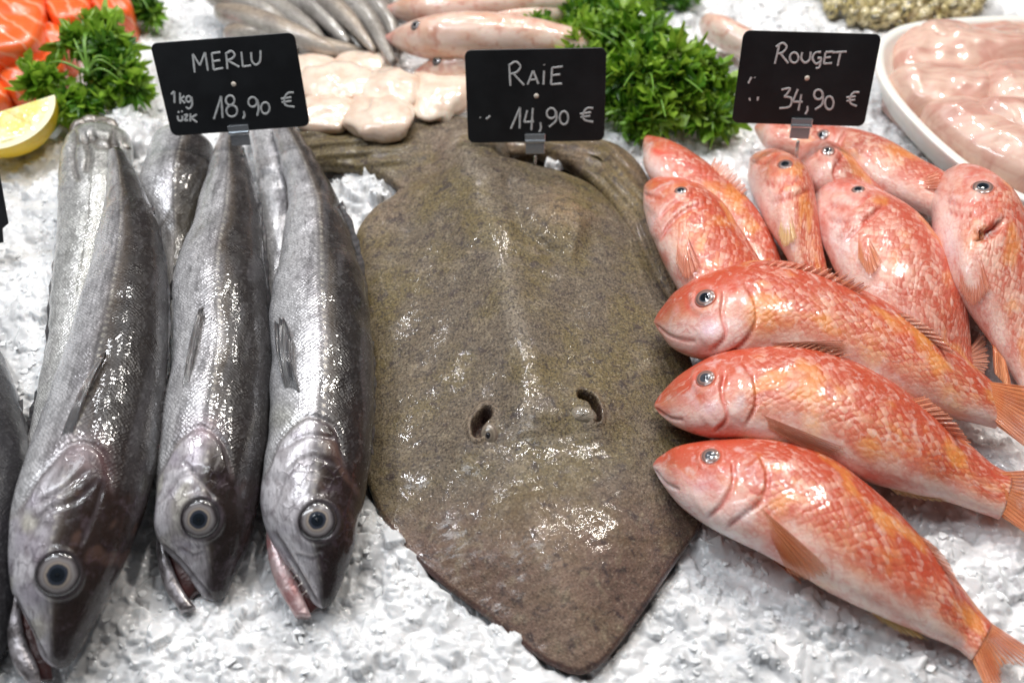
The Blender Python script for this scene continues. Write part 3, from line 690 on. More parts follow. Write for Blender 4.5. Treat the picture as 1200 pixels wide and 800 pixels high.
def sk_col(q, v):
    c = np.tile(np.array([0.150, 0.115, 0.080]), (len(q), 1))
    def pt(f, cc, k):
        nonlocal c
        f = (np.clip(f, 0, 1) * k)[:, None]; c = c * (1 - f) + np.array(cc) * f
    pt(smooth(540, 650, q[:, 1] + (q[:, 0] - 640) * 0.1), (0.175, 0.105, 0.082), 0.92)                      # snout pinker brown
    pt(np.exp(-(segdist(q, [(640, 640), (672, 770)])[0] / 40) ** 2), (0.27, 0.185, 0.135), 0.7)
    pt(smooth(0, 1, (500 - q[:, 0]) / 90), (0.20, 0.155, 0.065), 0.5)
    pt(np.exp(-(segdist(q, [(430, 280), (470, 225), (520, 170)])[0] / 22) ** 2), (0.28, 0.20, 0.15), 0.5)
    pt(np.exp(-(((q[:, 0] - 665) / 30) ** 2 + ((q[:, 1] - 245) / 25) ** 2)), (0.42, 0.26, 0.15), 0.55)
    pt(np.exp(-(segdist(q, [(548, 170), (590, 320), (622, 440), (610, 560)])[0] / 12) ** 2), (0.30, 0.25, 0.19), 0.5)
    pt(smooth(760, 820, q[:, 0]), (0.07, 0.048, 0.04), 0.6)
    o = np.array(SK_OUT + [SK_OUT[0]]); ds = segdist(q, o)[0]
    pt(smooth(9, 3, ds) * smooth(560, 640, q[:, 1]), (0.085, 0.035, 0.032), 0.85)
    for (sx, sy, pts) in SPIR:
        ds = segdist(q, pts)[0]
        pt(smooth(22, 9, ds), (0.25, 0.19, 0.14), 0.5)
        pt(smooth(8.5 if sx else 6.5, 5, ds), (0.055, 0.02, 0.018), 0.95)
    return c
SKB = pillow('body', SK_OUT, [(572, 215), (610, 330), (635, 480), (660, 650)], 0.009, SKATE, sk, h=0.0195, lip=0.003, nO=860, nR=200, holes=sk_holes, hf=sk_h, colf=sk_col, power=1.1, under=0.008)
pillow('pelvic_fin', [(336, 172), (350, 153), (400, 147), (470, 148), (545, 140), (592, 175), (600, 260), (545, 300), (492, 250), (470, 224), (440, 206), (395, 197), (352, 194)], [(372, 173), (450, 178), (510, 200), (560, 235)], 0.011, SKATE, sk, h=0.0085, lip=0.003, nO=300, nR=40, hf=lambda q, r, w3: noise(w3, 0.03, 45) * 0.0014 + 0.0012 * np.sin(q[:, 1] * 0.42 + q[:, 0] * 0.05) * smooth(520, 440, q[:, 0]), colf=sk_col)
SK_EYE = mat_eye('skate_eye', [(0, (0.01, 0.01, 0.012)), (0.22, (0.015, 0.012, 0.014)), (0.32, (0.22, 0.18, 0.14)), (0.5, (0.15, 0.12, 0.09)), (0.72, (0.26, 0.21, 0.16)), (0.88, (0.18, 0.14, 0.11)), (1, (0.26, 0.21, 0.16))])
LID = mat_plain('skate_eyelid', (0.30, 0.25, 0.19), 0.4, 0, 0.8, 0.1, 0.5, 400, (0.15, 0.12, 0.085), vs=200)
me_ = SKB.data; vv_ = np.zeros(len(me_.vertices) * 3); me_.vertices.foreach_get('co', vv_); vv_ = vv_.reshape(-1, 3) + np.array(sk.location)
def sk_at(x, y):
    d_ = np.hypot(*(PJ(vv_) - [x, y]).T) + (vv_[:, 2] < 0.012) * 99; return vv_[np.argmin(d_)]
dome('eye', sk_at(573, 510) - [0, 0, 0.0008], (-0.25, -0.6, 0.9), 0.0056, 0.0034, SK_EYE, sk, squash=1.35, axis=(1, 0.15, 0))
dome('eye', sk_at(684, 486) - [0, 0, 0.0012], (-0.1, -0.4, 0.9), 0.0085, 0.0040, LID, sk, squash=0.72, axis=(1, -0.3, 0))

# smaller wings of another skate behind the first
for nm, out, skl, lb, z0 in [
    ('skate_wing', [(560, 168), (640, 160), (715, 168), (748, 192), (768, 230), (785, 275), (800, 330), (792, 360), (765, 325), (742, 282), (712, 236), (680, 204), (640, 184), (590, 182)], [(610, 172), (700, 190), (755, 250), (788, 335)],
     'brown skate wing curving behind the large skate under the RAIE price tag', 0.010)]:
    def cf(q, v, nm=nm):
        c = np.tile(np.array([0.20, 0.135, 0.08]), (len(q), 1))
        st = np.sin(segdist(q, [(560, 168), (700, 190), (755, 250), (788, 335)])[0] * 0.55) * 0.5 + 0.5
        c = c * (0.85 + 0.25 * st[:, None]); return c
    def hf(q, r, w3):
        return 0.0006 * np.sin(segdist(q, [(560, 168), (700, 190), (755, 250), (788, 335)])[0] * 0.55) + noise(w3, 0.03, 44) * 0.0015
    o = pillow(nm, out, skl, z0, SKATE, None, h=0.005, lip=0.003, nO=220, nR=26, hf=hf, colf=cf)
    tag(o, lb, 'skate')
# ================================================================== THE HAKES
def fringe(f, side_pts, out_px, mat, name='dorsal_fin', rays=5, zt=-0.004, seed=1, jag=0.04):
    base = side_pts; tip = [(a + dx * 0.6, b + dy * 0.6) for (a, b), (dx, dy) in zip(side_pts, out_px)]
    return fin_off(f, name, base, tip, mat, zt, rays=rays, seed=seed, jag=jag)

# far-left dark hake, mostly outside the picture
h0 = hake([(-20, 800), (12, 735), (28, 650), (33, 570), (27, 490), (8, 425), (-25, 375)], [(-30, 805), (-80, 760), (-110, 690), (-120, 600), (-110, 500), (-80, 430), (-50, 380)],
          'dark backed hake cut off by the left edge of the ice', seed=40, dark=0.75, nU=120)
h0.build(HAKE)
fringe(h0, [(22, 470), (31, 530), (33, 590), (30, 650)], [(6, -4), (7, 0), (6, 0), (4, 2)], F_HAKE, seed=2)

# hake lying under the first one, its open cut end up
h1b = hake([(148, 150), (156, 175), (152, 225), (138, 290), (125, 350), (115, 420), (105, 500), (95, 560)], [(84, 152), (72, 185), (69, 230), (66, 290), (60, 350), (53, 420), (36, 500), (20, 560)],
           'pale silver hake lying beneath the leftmost whole hake, wrinkled end up by the lemon', zb=0.012, tk=0.6, roll=0.2, seed=41, nU=150)
h1b.col = h1b.col * 0.35 + np.array([0.72, 0.72, 0.68]) * 0.65
h1b.paint(np.exp(-(segdist(h1b.q, [(108, 190), (104, 260), (90, 340)])[0] / 1.6) ** 2), (0.12, 0.12, 0.10), 0.8)
h1b.paint(np.exp(-(segdist(h1b.q, [(112, 330), (96, 395), (78, 450)])[0] / 7) ** 2), (0.22, 0.14, 0.06), 0.7)
for ln in ([(88, 150), (84, 185), (92, 215)], [(105, 150), (112, 168), (140, 172)], [(96, 152), (104, 180), (100, 205)], [(132, 150), (136, 185), (146, 215)], [(84, 166), (120, 160), (150, 178)]):
    h1b.paint(h1b.groove(ln, 3.5, 0.003), (0.10, 0.08, 0.06), 0.7)
h1b.paint(smooth(200, 165, h1b.q[:, 1]) * smooth(0, 1, noise(h1b.V.reshape(-1, 3), 0.008, 9)), (0.15, 0.13, 0.11), 0.6)
h1b.build(HAKE)
BELLY = mat_plain('belly_flap_skin', (0.40, 0.36, 0.32), 0.3, 0.3, 0.8, 0.15, 0.6, 200, (0.10, 0.08, 0.07), vs=90)
for k, (pts, r0) in enumerate([([(84, 160), (92, 148), (108, 143), (126, 146), (140, 156)], 0.0055), ([(90, 166), (100, 153), (120, 151), (138, 162)], 0.005), ([(76, 190), (84, 165), (94, 150)], 0.004), ([(128, 150), (140, 158), (148, 176)], 0.005)]):
    q_ = spline(np.array(pts, float), np.linspace(0, 1, 26)); w_ = P(q_[:, 0], q_[:, 1], 0.028 + 0.002 * k); w_ += np.stack([noise(w_, 0.008, k), noise(w_, 0.008, k + 9), noise(w_, 0.01, k + 4)], -1) * 0.0012
    tube('belly_flap', w_, r0 * np.sin(np.linspace(0.35, 2.8, 26)) ** 0.6, BELLY, h1b.root, 12)
fringe(h1b, [(67, 290), (63, 330), (59, 370), (55, 410)], [(-3, -4), (-7, 2), (-7, 6), (-4, 8)], F_HAKE, 'pelvic_fin', seed=3)
fringe(h1b, [(52, 440), (42, 470), (34, 500), (26, 530)], [(-6, 4), (-8, 6), (-9, 10), (-6, 10)], F_HAKE, 'anal_fin', seed=4)

# first whole hake
h1 = hake([(78, 782), (88, 765), (102, 740), (131, 687), (160, 610), (180, 537), (193, 450), (197, 350), (187, 270), (166, 215), (146, 178)],
          [(58, 782), (48, 768), (36, 740), (14, 693), (14, 620), (36, 540), (66, 455), (93, 370), (112, 290), (124, 225), (128, 180)],
          'leftmost of the three whole hakes with open mouths, biggest head, nearest the viewer', zb=[0.016] * 8 + [0.024, 0.032, 0.04], seed=42, roll=0.3)
hake_head(h1, 69, 672, 24, [(20, 600), (45, 560), (84, 520), (118, 528), (132, 575)], [[(28, 640), (50, 600), (90, 585), (118, 560)], [(40, 590), (70, 575), (105, 548)], [(95, 640), (112, 600), (124, 560)]],
          [(13, 694), (37, 740), (58, 778)], ([(100, 760), (122, 670), (140, 600), (140, 540)], (0.022, 0.011, 0.008), 34), 1)
h1.paint(h1.bump(90, 530, 28, 22, 0), (0.52, 0.42, 0.44), 0.6)
h1.paint(h1.bump(122, 535, 9, 30, 0, -15), (0.12, 0.05, 0.05), 0.7)
h1.build(HAKE)
eye(h1, 69, 672, 24, E_HAKE)
jaw(h1, [(14, 680), (8, 705), (8, 740), (16, 780), (36, 803)], [(28, 690), (25, 715), (31, 750), (45, 783), (48, 801)], (0.030, 0.014), HAKE_JAW)
jaw(h1, [(16, 695), (16, 730), (28, 775), (48, 798)], [(36, 700), (45, 745), (60, 780), (62, 796)], (0.026, 0.010), MOUTH, 'mouth_lining', 0.4)
fin_on(h1, 'pectoral_fin', [(68, 518), (84, 514)], [(122, 420), (127, 418)], F_HAKE, lift=0.001, tlift=0.004, rays=6, jag=0.03, arch=0.003)
fringe(h1, [(176, 245), (186, 280), (193, 320), (196, 370), (195, 420)], [(5, -8), (6, -4), (6, 0), (7, 4), (4, 6)], F_HAKE, seed=5)
fringe(h1, [(193, 440), (188, 480), (183, 520)], [(4, 0), (6, 4), (3, 6)], F_HAKE, seed=6)

# half hidden hake between the first and the second
h2b = hake([(250, 160), (250, 185), (247, 215), (236, 255), (222, 300), (212, 350), (205, 400)], [(186, 148), (170, 190), (162, 222), (172, 262), (188, 300), (195, 350), (198, 400)],
           'partly hidden hake wedged between the left and middle hakes under the MERLU tag', zb=0.004, tk=0.7, roll=0.1, seed=43, nU=110)
h2b.paint(np.exp(-(segdist(h2b.q, [(240, 185), (182, 275)])[0] / 2.5) ** 2), (0.05, 0.04, 0.03), 0.8)
h2b.paint(smooth(-10, 30, (h2b.q[:, 0] - 182) * 0.85 + (h2b.q[:, 1] - 275) * 0.55 - 0), (0.10, 0.085, 0.06), 0.7)
h2b.build(HAKE)
# second whole hake
h2 = hake([(261, 705), (267, 692), (276, 672), (294, 620), (308, 560), (316, 500), (319, 420), (313, 335), (308, 270), (300, 221), (284, 170), (277, 130)],
          [(243, 705), (233, 694), (220, 676), (184, 634), (181, 590), (187, 500), (201, 420), (202, 335), (224, 270), (238, 221), (254, 170), (262, 130)],
          'middle of the three whole hakes with open mouths, directly below the MERLU tag', zb=[0.008] * 9 + [0.014, 0.02, 0.02], seed=44, roll=0.18)
hake_head(h2, 235, 607, 22, [(184, 560), (205, 520), (235, 500), (262, 520), (272, 560)], [[(186, 590), (210, 560), (240, 548)], [(215, 540), (245, 575), (250, 590)], [(205, 640), (225, 650), (240, 645)]],
          [(184, 634), (210, 660), (236, 687), (250, 704)], ([(272, 690), (278, 620), (290, 560), (290, 500)], (0.018, 0.010, 0.008), 30), 5)
h2.paint(h2.bump(236, 505, 22, 18, 0), (0.50, 0.38, 0.42), 0.55)
h2.paint(h2.bump(252, 690, 10, 22, 0, 20), (0.03, 0.022, 0.022), 0.85)
h2.build(HAKE)
eye(h2, 235, 607, 22, E_HAKE)
jaw(h2, [(183, 622), (184, 655), (194, 690), (212, 718)], [(192, 630), (201, 660), (214, 690), (230, 712)], (0.026, 0.012), HAKE_JAW)
jaw(h2, [(190, 636), (196, 660), (208, 690), (218, 706)], [(206, 644), (222, 668), (240, 688), (228, 698)], (0.022, 0.010), MOUTH, 'mouth_lining', 0.35)
fin_on(h2, 'pectoral_fin', [(212, 462), (220, 458)], [(236, 366), (241, 364)], F_HAKE, lift=0.001, tlift=0.003, rays=5, jag=0.03, arch=0.002)
fringe(h2, [(303, 240), (309, 280), (313, 330), (317, 390), (318, 440)], [(4, -6), (4, -4), (5, 0), (5, 4), (3, 6)], F_HAKE, seed=7)
fringe(h2, [(228, 262), (214, 295), (205, 325), (200, 350)], [(-4, -4), (-5, 0), (-6, 2), (-3, 6)], F_HAKE, 'anal_fin', seed=8)

# half hidden hake between the second and the third
h3b = hake([(330, 130), (340, 165), (348, 215), (352, 270), (350, 330), (340, 400)], [(288, 130), (294, 165), (302, 215), (309, 270), (313, 330), (312, 400)],
           'narrow hidden hake showing between the middle and right hakes', zb=0.002, tk=0.7, roll=-0.2, seed=45, nU=100)
h3b.build(HAKE)
# third whole hake
h3 = hake([(387, 713), (393, 702), (400, 685), (413, 645), (428, 580), (437, 520), (439, 440), (434, 375), (427, 325), (414, 280), (396, 236), (370, 185), (346, 150)],
          [(370, 713), (362, 702), (348, 680), (313, 628), (309, 575), (315, 510), (318, 440), (316, 384), (322, 335), (333, 280), (337, 236), (328, 190), (318, 150)],
          'rightmost of the three whole hakes, pink lower jaw, lying against the skate', zb=[0.010] * 10 + [0.016, 0.02, 0.02], seed=46, roll=0.15)
hake_head(h3, 373, 610, 22, [(312, 560), (330, 515), (360, 488), (392, 500), (404, 545)], [[(318, 600), (335, 560), (365, 535), (392, 545)], [(330, 530), (360, 512), (395, 515)], [(345, 650), (365, 655), (378, 648)]],
          [(313, 620), (332, 644), (352, 676), (376, 713)], ([(398, 690), (412, 630), (420, 560), (416, 480)], (0.022, 0.011, 0.009), 26), 9)
h3.paint(h3.bump(330, 490, 22, 16, 0), (0.55, 0.55, 0.40), 0.4)
h3.build(HAKE)
eye(h3, 372, 610, 22, E_HAKE)
jaw(h3, [(312, 618), (313, 645), (322, 680), (345, 722)], [(322, 622), (335, 650), (352, 690), (365, 722)], (0.026, 0.012), HAKE_JAW_P)
jaw(h3, [(318, 626), (328, 655), (346, 695), (358, 716)], [(334, 640), (352, 672), (374, 708), (364, 718)], (0.022, 0.010), MOUTH, 'mouth_lining', 0.35)
TOOTH = mat_plain('tooth', (0.85, 0.82, 0.76), 0.25, 0, 0.5)
for k in range(1, 6):
    a = np.array([330 + k * 5.6, 646 + k * 9.2]); b0 = P(a[0] + 1, a[1], 0.030 - k * 0.001); b1 = P(a[0] - 4, a[1] + 4.5, 0.022 - k * 0.001)
    tube('tooth', [b0, (b0 + b1) / 2, b1], [0.0005, 0.0003, 0.0001], TOOTH, h3.root, 6)
fin_on(h3, 'pectoral_fin', [(334, 458), (352, 462)], [(330, 380), (338, 376), (346, 400)], F_HAKE, lift=0.001, tlift=0.005, rays=9, jag=0.05, arch=0.003)
fringe(h3, [(398, 240), (410, 265), (420, 295), (426, 325), (431, 360)], [(5, -6), (6, -4), (6, 0), (5, 4), (3, 8)], F_HAKE, seed=9)
fringe(h3, [(436, 400), (438, 440), (437, 480), (435, 530)], [(3, 0), (4, 2), (4, 4), (3, 6)], F_HAKE, seed=10)

# ================================================================== THE RED MULLETS
def mullet(D, V, label, eyep=None, zb=0.01, tk=0.5, seed=0, head=0.27, gills=(), er=12, pale=0.0, nU=170, red=0.5, nV=72, belly=0.0, cloudy=False, orange=0.0):
    f = Fish('red_mullet', D, V, zb, tk, label, 'red mullet', 'red mullets heaped on the right', nU=nU, nV=nV, seed=seed, wob=0.0005, p=0.92)
    pv = f.V.reshape(-1, 3); y = f.y + noise(pv, 0.03, seed) * 0.08 + belly; s = f.s
    f.col[:] = np.array([0.70, 0.29, 0.17])
    f.paint(smooth(0.15, 0.85, y), (0.33, 0.095, 0.05), 0.9)
    f.paint(smooth(-0.5, -0.98, y), (0.84, 0.66, 0.58), 0.9)
    f.paint(smooth(0.8, 1.4, noise(pv, 0.025, seed + 2)), (0.88, 0.45, 0.14), 0.35)
    f.red = red * (0.25 + smooth(-0.4, 0.7, y)) * 0.9
    hm = smooth(head + 0.02, head - 0.03, s)
    f.sc = (1 - hm) * smooth(-0.95, -0.35, y) * (1 - pale * 0.3)
    f.paint(hm * smooth(-0.4, 0.2, y), (0.52, 0.11, 0.05), 0.85)
    f.paint(hm * smooth(-0.2, -0.8, y), (0.86, 0.60, 0.54), 0.8)
    f.paint(hm * smooth(head, head * 0.5, s) * smooth(0.0, 0.2, s) * np.exp(-((y + 0.25) / 0.35) ** 2) * smooth(0.1, 0.9, noise(pv, 0.014, seed + 7)), (0.86, 0.62, 0.66), 0.8)
    f.paint(smooth(0.07, 0.0, s), (0.80, 0.22, 0.12), 0.7)
    if pale: f.paint(np.ones_like(y), (0.90, 0.66, 0.58), pale)
    if orange: f.paint(smooth(-0.7, 0, y), (0.88, 0.36, 0.10), orange)
    for g in gills:
        f.step(g, 3, 0.0011, 36)
        gr = f.groove(g, 2.2, 0.0013); f.paint(gr, (0.62, 0.10, 0.07), 0.75)
        f.paint(np.exp(-((segdist(f.q, g)[0] - 6) / 3) ** 2) * f.up * (segdist(f.q, g)[1] > 0), (0.90, 0.68, 0.62), 0.4)
    if eyep:
        d = np.hypot(f.q[:, 0] - eyep[0], f.q[:, 1] - eyep[1])
        f.push(0.0009 * np.exp(-((d - er * 1.2) / (er * 0.2)) ** 2) * f.up)
        f.paint(np.exp(-((d - er * 1.3) / (er * 0.25)) ** 2) * f.up, (0.78, 0.36, 0.28), 0.7)
        f.paint(np.exp(-((d - er * 1.75) / (er * 0.22)) ** 2) * f.up, (0.62, 0.08, 0.05), 0.5)
    f._eye = (eyep, er, cloudy); return f
def mfin(f):
    f.build(MULLET)
    e, er, cl = f._eye
    if e: eye(f, e[0], e[1], er, E_MUL, PUPIL_G if cl else PUPIL, pr=0.54, h=0.25)
def mouth(f, line, lip=True):
    g = f.groove(line, 1.7, 0.0014); f.paint(g, (0.30, 0.05, 0.04), 0.7)
    f.paint(np.exp(-((segdist(f.q, line)[0] - 4) / 2.2) ** 2) * f.up, (0.88, 0.50, 0.44), 0.45)

# farthest ones first
m11 = mullet([(884, 146), (905, 140), (940, 146), (975, 158), (1010, 175)], [(884, 154), (898, 172), (925, 182), (955, 190), (990, 200)], 'red mullet at the back half covered by the ROUGET price tag', zb=0.012, seed=60, nU=80, nV=48, pale=0.35)
mfin(m11)
m9 = mullet([(930, 150), (955, 146), (994, 153), (1035, 166), (1072, 186), (1108, 206), (1140, 232), (1165, 262)], [(928, 158), (948, 172), (980, 190), (1012, 212), (1042, 230), (1087, 250), (1125, 272), (1155, 285)],
            'long red mullet lying lengthwise at the back, beside the white tray', (964, 159), zb=0.016, seed=61, er=8, pale=0.25, red=0.45, nU=120, nV=56,
            gills=[[(992, 155), (984, 170), (988, 186)]])
mfin(m9)
fin_on(m9, 'pectoral_fin', [(1078, 210), (1080, 220)], [(1098, 204), (1104, 226)], F_RED, rays=5)
m5 = mullet([(756, 158), (787, 168), (825, 191), (862, 220), (892, 254), (915, 300), (925, 340)], [(753, 166), (756, 196), (778, 222), (815, 250), (848, 285), (872, 320), (890, 350)],
            'red mullet lying behind the leftmost one, only its back showing', zb=[0.02, 0.022, 0.02, 0.018, 0.015, 0.012, 0.01], tk=0.5, seed=62, nU=110, nV=56, red=0.5, pale=0.15)
m5.paint(np.exp(-(segdist(m5.q, [(768, 178), (810, 195), (850, 225)])[0] / 5) ** 2), (0.72, 0.06, 0.03), 0.9)
mfin(m5)
fin_off(m5, 'dorsal_fin', [(832, 198), (850, 212), (868, 228)], [(838, 184), (858, 196), (878, 222)], F_RED, 0.004, rays=7, jag=0.3, seed=3)
m8 = mullet([(930, 178), (945, 170), (970, 168), (992, 180), (1012, 202), (1040, 230)], [(927, 186), (934, 206), (950, 222), (970, 232), (990, 244), (1015, 260)], 'small red mullet head peeping out between two larger mullets under the price tag',
            (970, 178), zb=0.014, seed=63, er=8, pale=0.5, nU=90, nV=48, gills=[[(990, 182), (978, 198), (980, 216)]], head=0.5)
mfin(m8)
m6 = mullet([(881, 182), (900, 178), (921, 183), (946, 200), (956, 230), (962, 280), (972, 325), (985, 360)], [(877, 190), (877, 208), (888, 240), (902, 268), (916, 290), (932, 318), (945, 340), (960, 365)],
            'orange-flanked red mullet with blunt pale snout pointing up-left', (920, 194), zb=0.016, seed=64, er=9, pale=0.35, orange=0.5, nU=110, nV=56, head=0.36,
            gills=[[(950, 222), (925, 232), (903, 238)], [(940, 210), (915, 218), (895, 214)]])
mouth(m6, [(879, 188), (892, 192), (903, 190)])
mfin(m6)
fin_on(m6, 'pectoral_fin', [(919, 238), (924, 238)], [(916, 276), (923, 290), (934, 282)], F_YELLOW, rays=6, jag=0.05)
m4 = mullet([(756, 213), (772, 209), (806, 215), (844, 238), (874, 279), (896, 315), (915, 355)], [(752, 222), (753, 242), (759, 265), (773, 300), (795, 342), (822, 380), (855, 405)],
            'stubby bright red mullet at the left of the heap, touching the skate', (798, 224), zb=[0.022, 0.022, 0.018, 0.014, 0.012, 0.01, 0.01], seed=65, er=8, red=0.62, nU=130, head=0.33, orange=0.25,
            gills=[[(832, 238), (805, 246), (785, 262), (772, 285)], [(815, 228), (790, 240), (772, 258)]])
mouth(m4, [(753, 226), (768, 232), (780, 234)])
mfin(m4)
fin_on(m4, 'pectoral_fin', [(795, 268), (802, 266)], [(796, 312), (808, 330), (822, 316)], F_RED, rays=8, jag=0.05)
m7 = mullet([(955, 212), (985, 208), (1028, 226), (1073, 254), (1110, 299), (1130, 350), (1140, 415), (1150, 450)], [(951, 222), (952, 246), (962, 280), (982, 320), (1012, 362), (1055, 400), (1100, 432), (1130, 455)],
            'broad pale red mullet in the middle of the heap with spread breast fin', (1006, 223), zb=0.014, seed=66, er=8, pale=0.42, red=0.5, nU=150, head=0.32,
            gills=[[(1040, 238), (1012, 258), (985, 262), (968, 256)], [(1022, 228), (1000, 246), (970, 240)], [(1030, 245), (1005, 268), (988, 285)]])
m7.paint(m7.bump(985, 216, 24, 10, 0), (0.86, 0.25, 0.20), 0.6)
m7.paint(np.exp(-(((m7.q[:, 0] - 980) / 22) ** 2 + ((m7.q[:, 1] - 285) / 28) ** 2)), (0.92, 0.82, 0.82), 0.7)
mfin(m7)
fin_on(m7, 'pectoral_fin', [(1006, 270), (1012, 268)], [(1008, 308), (1022, 326), (1034, 312)], F_ORANGE, rays=8, jag=0.05)
fin_off(m7, 'tail_fin', [(1132, 430), (1138, 420), (1142, 410)], [(1150, 445), (1160, 425), (1152, 385)], F_BROWN, 0.0, rays=8, jag=0.1)
m10 = mullet([(1104, 202), (1130, 197), (1164, 211), (1192, 240), (1218, 295), (1238, 370), (1246, 450), (1250, 520)], [(1095, 212), (1092, 245), (1097, 282), (1112, 325), (1135, 362), (1163, 402), (1195, 450), (1225, 505)],
             'big pale headed red mullet at the right edge, gill slit gaping dark', (1151, 221), zb=[0.026, 0.026, 0.024, 0.02, 0.018, 0.016, 0.014, 0.012], seed=67, er=12, pale=0.42, red=0.42, nU=160, head=0.30,
             gills=[[(1178, 252), (1168, 270), (1150, 274), (1128, 262)], [(1160, 246), (1135, 254), (1108, 246)], [(1150, 236), (1130, 242), (1110, 236)]])
m10.paint(m10.bump(1108, 285, 14, 26, 0, -20), (0.90, 0.80, 0.84), 0.7)
g_ = m10.groove([(1140, 276), (1158, 274), (1172, 262)], 5, 0.005); m10.paint(g_, (0.02, 0.008, 0.008), 1)
mfin(m10)
fin_on(m10, 'pectoral_fin', [(1130, 288), (1144, 285)], [(1128, 338), (1144, 358), (1160, 340)], F_RED, rays=11, jag=0.05)
fin_off(m10, 'pelvic_fin', [(1160, 400), (1172, 418)], [(1165, 438), (1186, 462)], F_ORANGE, 0.002, rays=7, jag=0.08)

# the three in front
m1 = mullet([(765, 373), (790, 343), (830, 322), (880, 308), (940, 314), (1000, 338), (1060, 373), (1110, 408), (1150, 440), (1172, 458)],
            [(766, 381), (788, 407), (828, 421), (880, 424), (940, 432), (1000, 449), (1060, 472), (1110, 487), (1150, 497), (1168, 502)],
            'front red mullet nearest the heap, spiny fin raised, clear dark eye', (827, 350), zb=[0.030, 0.032, 0.030, 0.026, 0.024, 0.022, 0.020, 0.018, 0.018, 0.018], tk=0.52, seed=70, er=13, red=0.68, nU=210, nV=88,
            gills=[[(868, 328), (884, 350), (886, 378), (868, 404), (838, 420)], [(850, 342), (846, 368), (850, 394), (830, 412)]])
mouth(m1, [(766, 379), (782, 392), (800, 398), (818, 400)])
m1.paint(m1.bump(832, 386, 12, 9, 0), (0.86, 0.60, 0.70), 0.8); m1.paint(m1.bump(852, 352, 5, 14, 0, 15), (0.88, 0.72, 0.60), 0.8); m1.paint(m1.bump(872, 356, 8, 10, 0), (0.72, 0.55, 0.48), 0.7)
m1.paint(m1.bump(858, 338, 6, 5, 0), (0.7, 0.04, 0.02), 0.7)
mfin(m1)
fin_off(m1, 'dorsal_fin', [(888, 312), (925, 315), (965, 325), (1005, 342)], [(905, 303), (950, 309), (985, 317), (1022, 334)], F_RED, 0.006, rays=12, jag=0.45, seed=5)
fin_off(m1, 'second_dorsal_fin', [(1040, 364), (1070, 383), (1100, 404)], [(1062, 366), (1098, 388), (1124, 418)], F_BROWN, 0.003, rays=9, jag=0.15, seed=6)
fin_off(m1, 'tail_fin', [(1158, 446), (1166, 468), (1166, 496)], [(1225, 455), (1215, 500), (1240, 555)], F_ORANGE, 0.0, rays=14, jag=0.06, th=0.0022)
fin_on(m1, 'pectoral_fin', [(894, 402), (898, 412)], [(990, 400), (985, 414)], F_RED, rays=6, jag=0.05)
m2 = mullet([(766, 471), (795, 440), (840, 416), (900, 405), (960, 411), (1020, 437), (1080, 477), (1130, 518), (1162, 545), (1182, 556)],
            [(768, 480), (795, 501), (830, 513), (880, 517), (950, 537), (1010, 563), (1070, 580), (1110, 588), (1150, 601), (1172, 608)],
            'middle of the three front red mullets, long red breast fin', (827, 444), zb=[0.030, 0.032, 0.030, 0.026, 0.022, 0.018, 0.014, 0.012, 0.012, 0.012], tk=0.52, seed=71, er=12, red=0.68, nU=210, nV=88, cloudy=True,
            gills=[[(868, 424), (884, 444), (886, 474), (872, 500)], [(850, 436), (846, 462), (852, 490), (834, 508)]])
mouth(m2, [(768, 478), (784, 489), (802, 492)])
m2.paint(m2.bump(832, 478, 11, 9, 0), (0.72, 0.50, 0.56), 0.7); m2.paint(m2.bump(868, 470, 5, 11, 0, 10), (0.42, 0.30, 0.34), 0.7); m2.paint(m2.bump(872, 452, 8, 6, 0), (0.80, 0.62, 0.45), 0.7)
m2.paint(m2.bump(880, 502, 20, 8, 0), (0.90, 0.66, 0.62), 0.7)
mfin(m2)
fin_on(m2, 'pectoral_fin', [(892, 485), (897, 500)], [(992, 524), (970, 535)], F_RED, lift=0.001, tlift=0.004, rays=8, jag=0.05, arch=0.002)
fin_off(m2, 'dorsal_fin', [(905, 408), (940, 408), (980, 417)], [(925, 402), (962, 403), (1000, 414)], F_RED, 0.004, rays=9, jag=0.4, seed=8)
fin_off(m2, 'second_dorsal_fin', [(1062, 466), (1090, 485), (1118, 508)], [(1085, 462), (1118, 490), (1138, 518)], F_RED, 0.004, rays=9, jag=0.2, seed=9)
fin_off(m2, 'anal_fin', [(1035, 571), (1062, 578), (1090, 583)], [(1052, 580), (1085, 586), (1110, 588)], F_YELLOW, -0.006, rays=7, jag=0.1)
fin_off(m2, 'tail_fin', [(1170, 552), (1178, 580), (1172, 604)], [(1240, 548), (1222, 590), (1235, 650)], F_ORANGE, -0.002, rays=14, jag=0.06, th=0.0022)
m3 = mullet([(765, 541), (790, 523), (840, 514), (900, 515), (956, 528), (1006, 560), (1054, 602), (1108, 662), (1142, 708), (1162, 730)],
            [(767, 552), (795, 590), (840, 622), (890, 648), (940, 676), (990, 704), (1035, 724), (1090, 746), (1122, 760), (1138, 774)],
            'lowest front red mullet lying on open ice, white chin and orange breast fin', (833, 535), zb=[0.026, 0.026, 0.022, 0.016, 0.012, 0.010, 0.008, 0.007, 0.007, 0.008], tk=0.52, seed=72, er=12, red=0.66, nU=220, nV=92, cloudy=True,
            gills=[[(888, 532), (900, 555), (893, 585), (862, 610), (845, 622)], [(858, 540), (860, 566), (846, 592), (826, 608)]])
mouth(m3, [(767, 550), (780, 566), (798, 574)])
m3.paint(m3.bump(824, 568, 9, 8, 0), (0.93, 0.86, 0.93), 0.95); m3.paint(np.exp(-(segdist(m3.q, [(766, 550), (790, 588), (830, 616), (900, 652)])[0] / 11) ** 2), (0.90, 0.82, 0.80), 0.85)
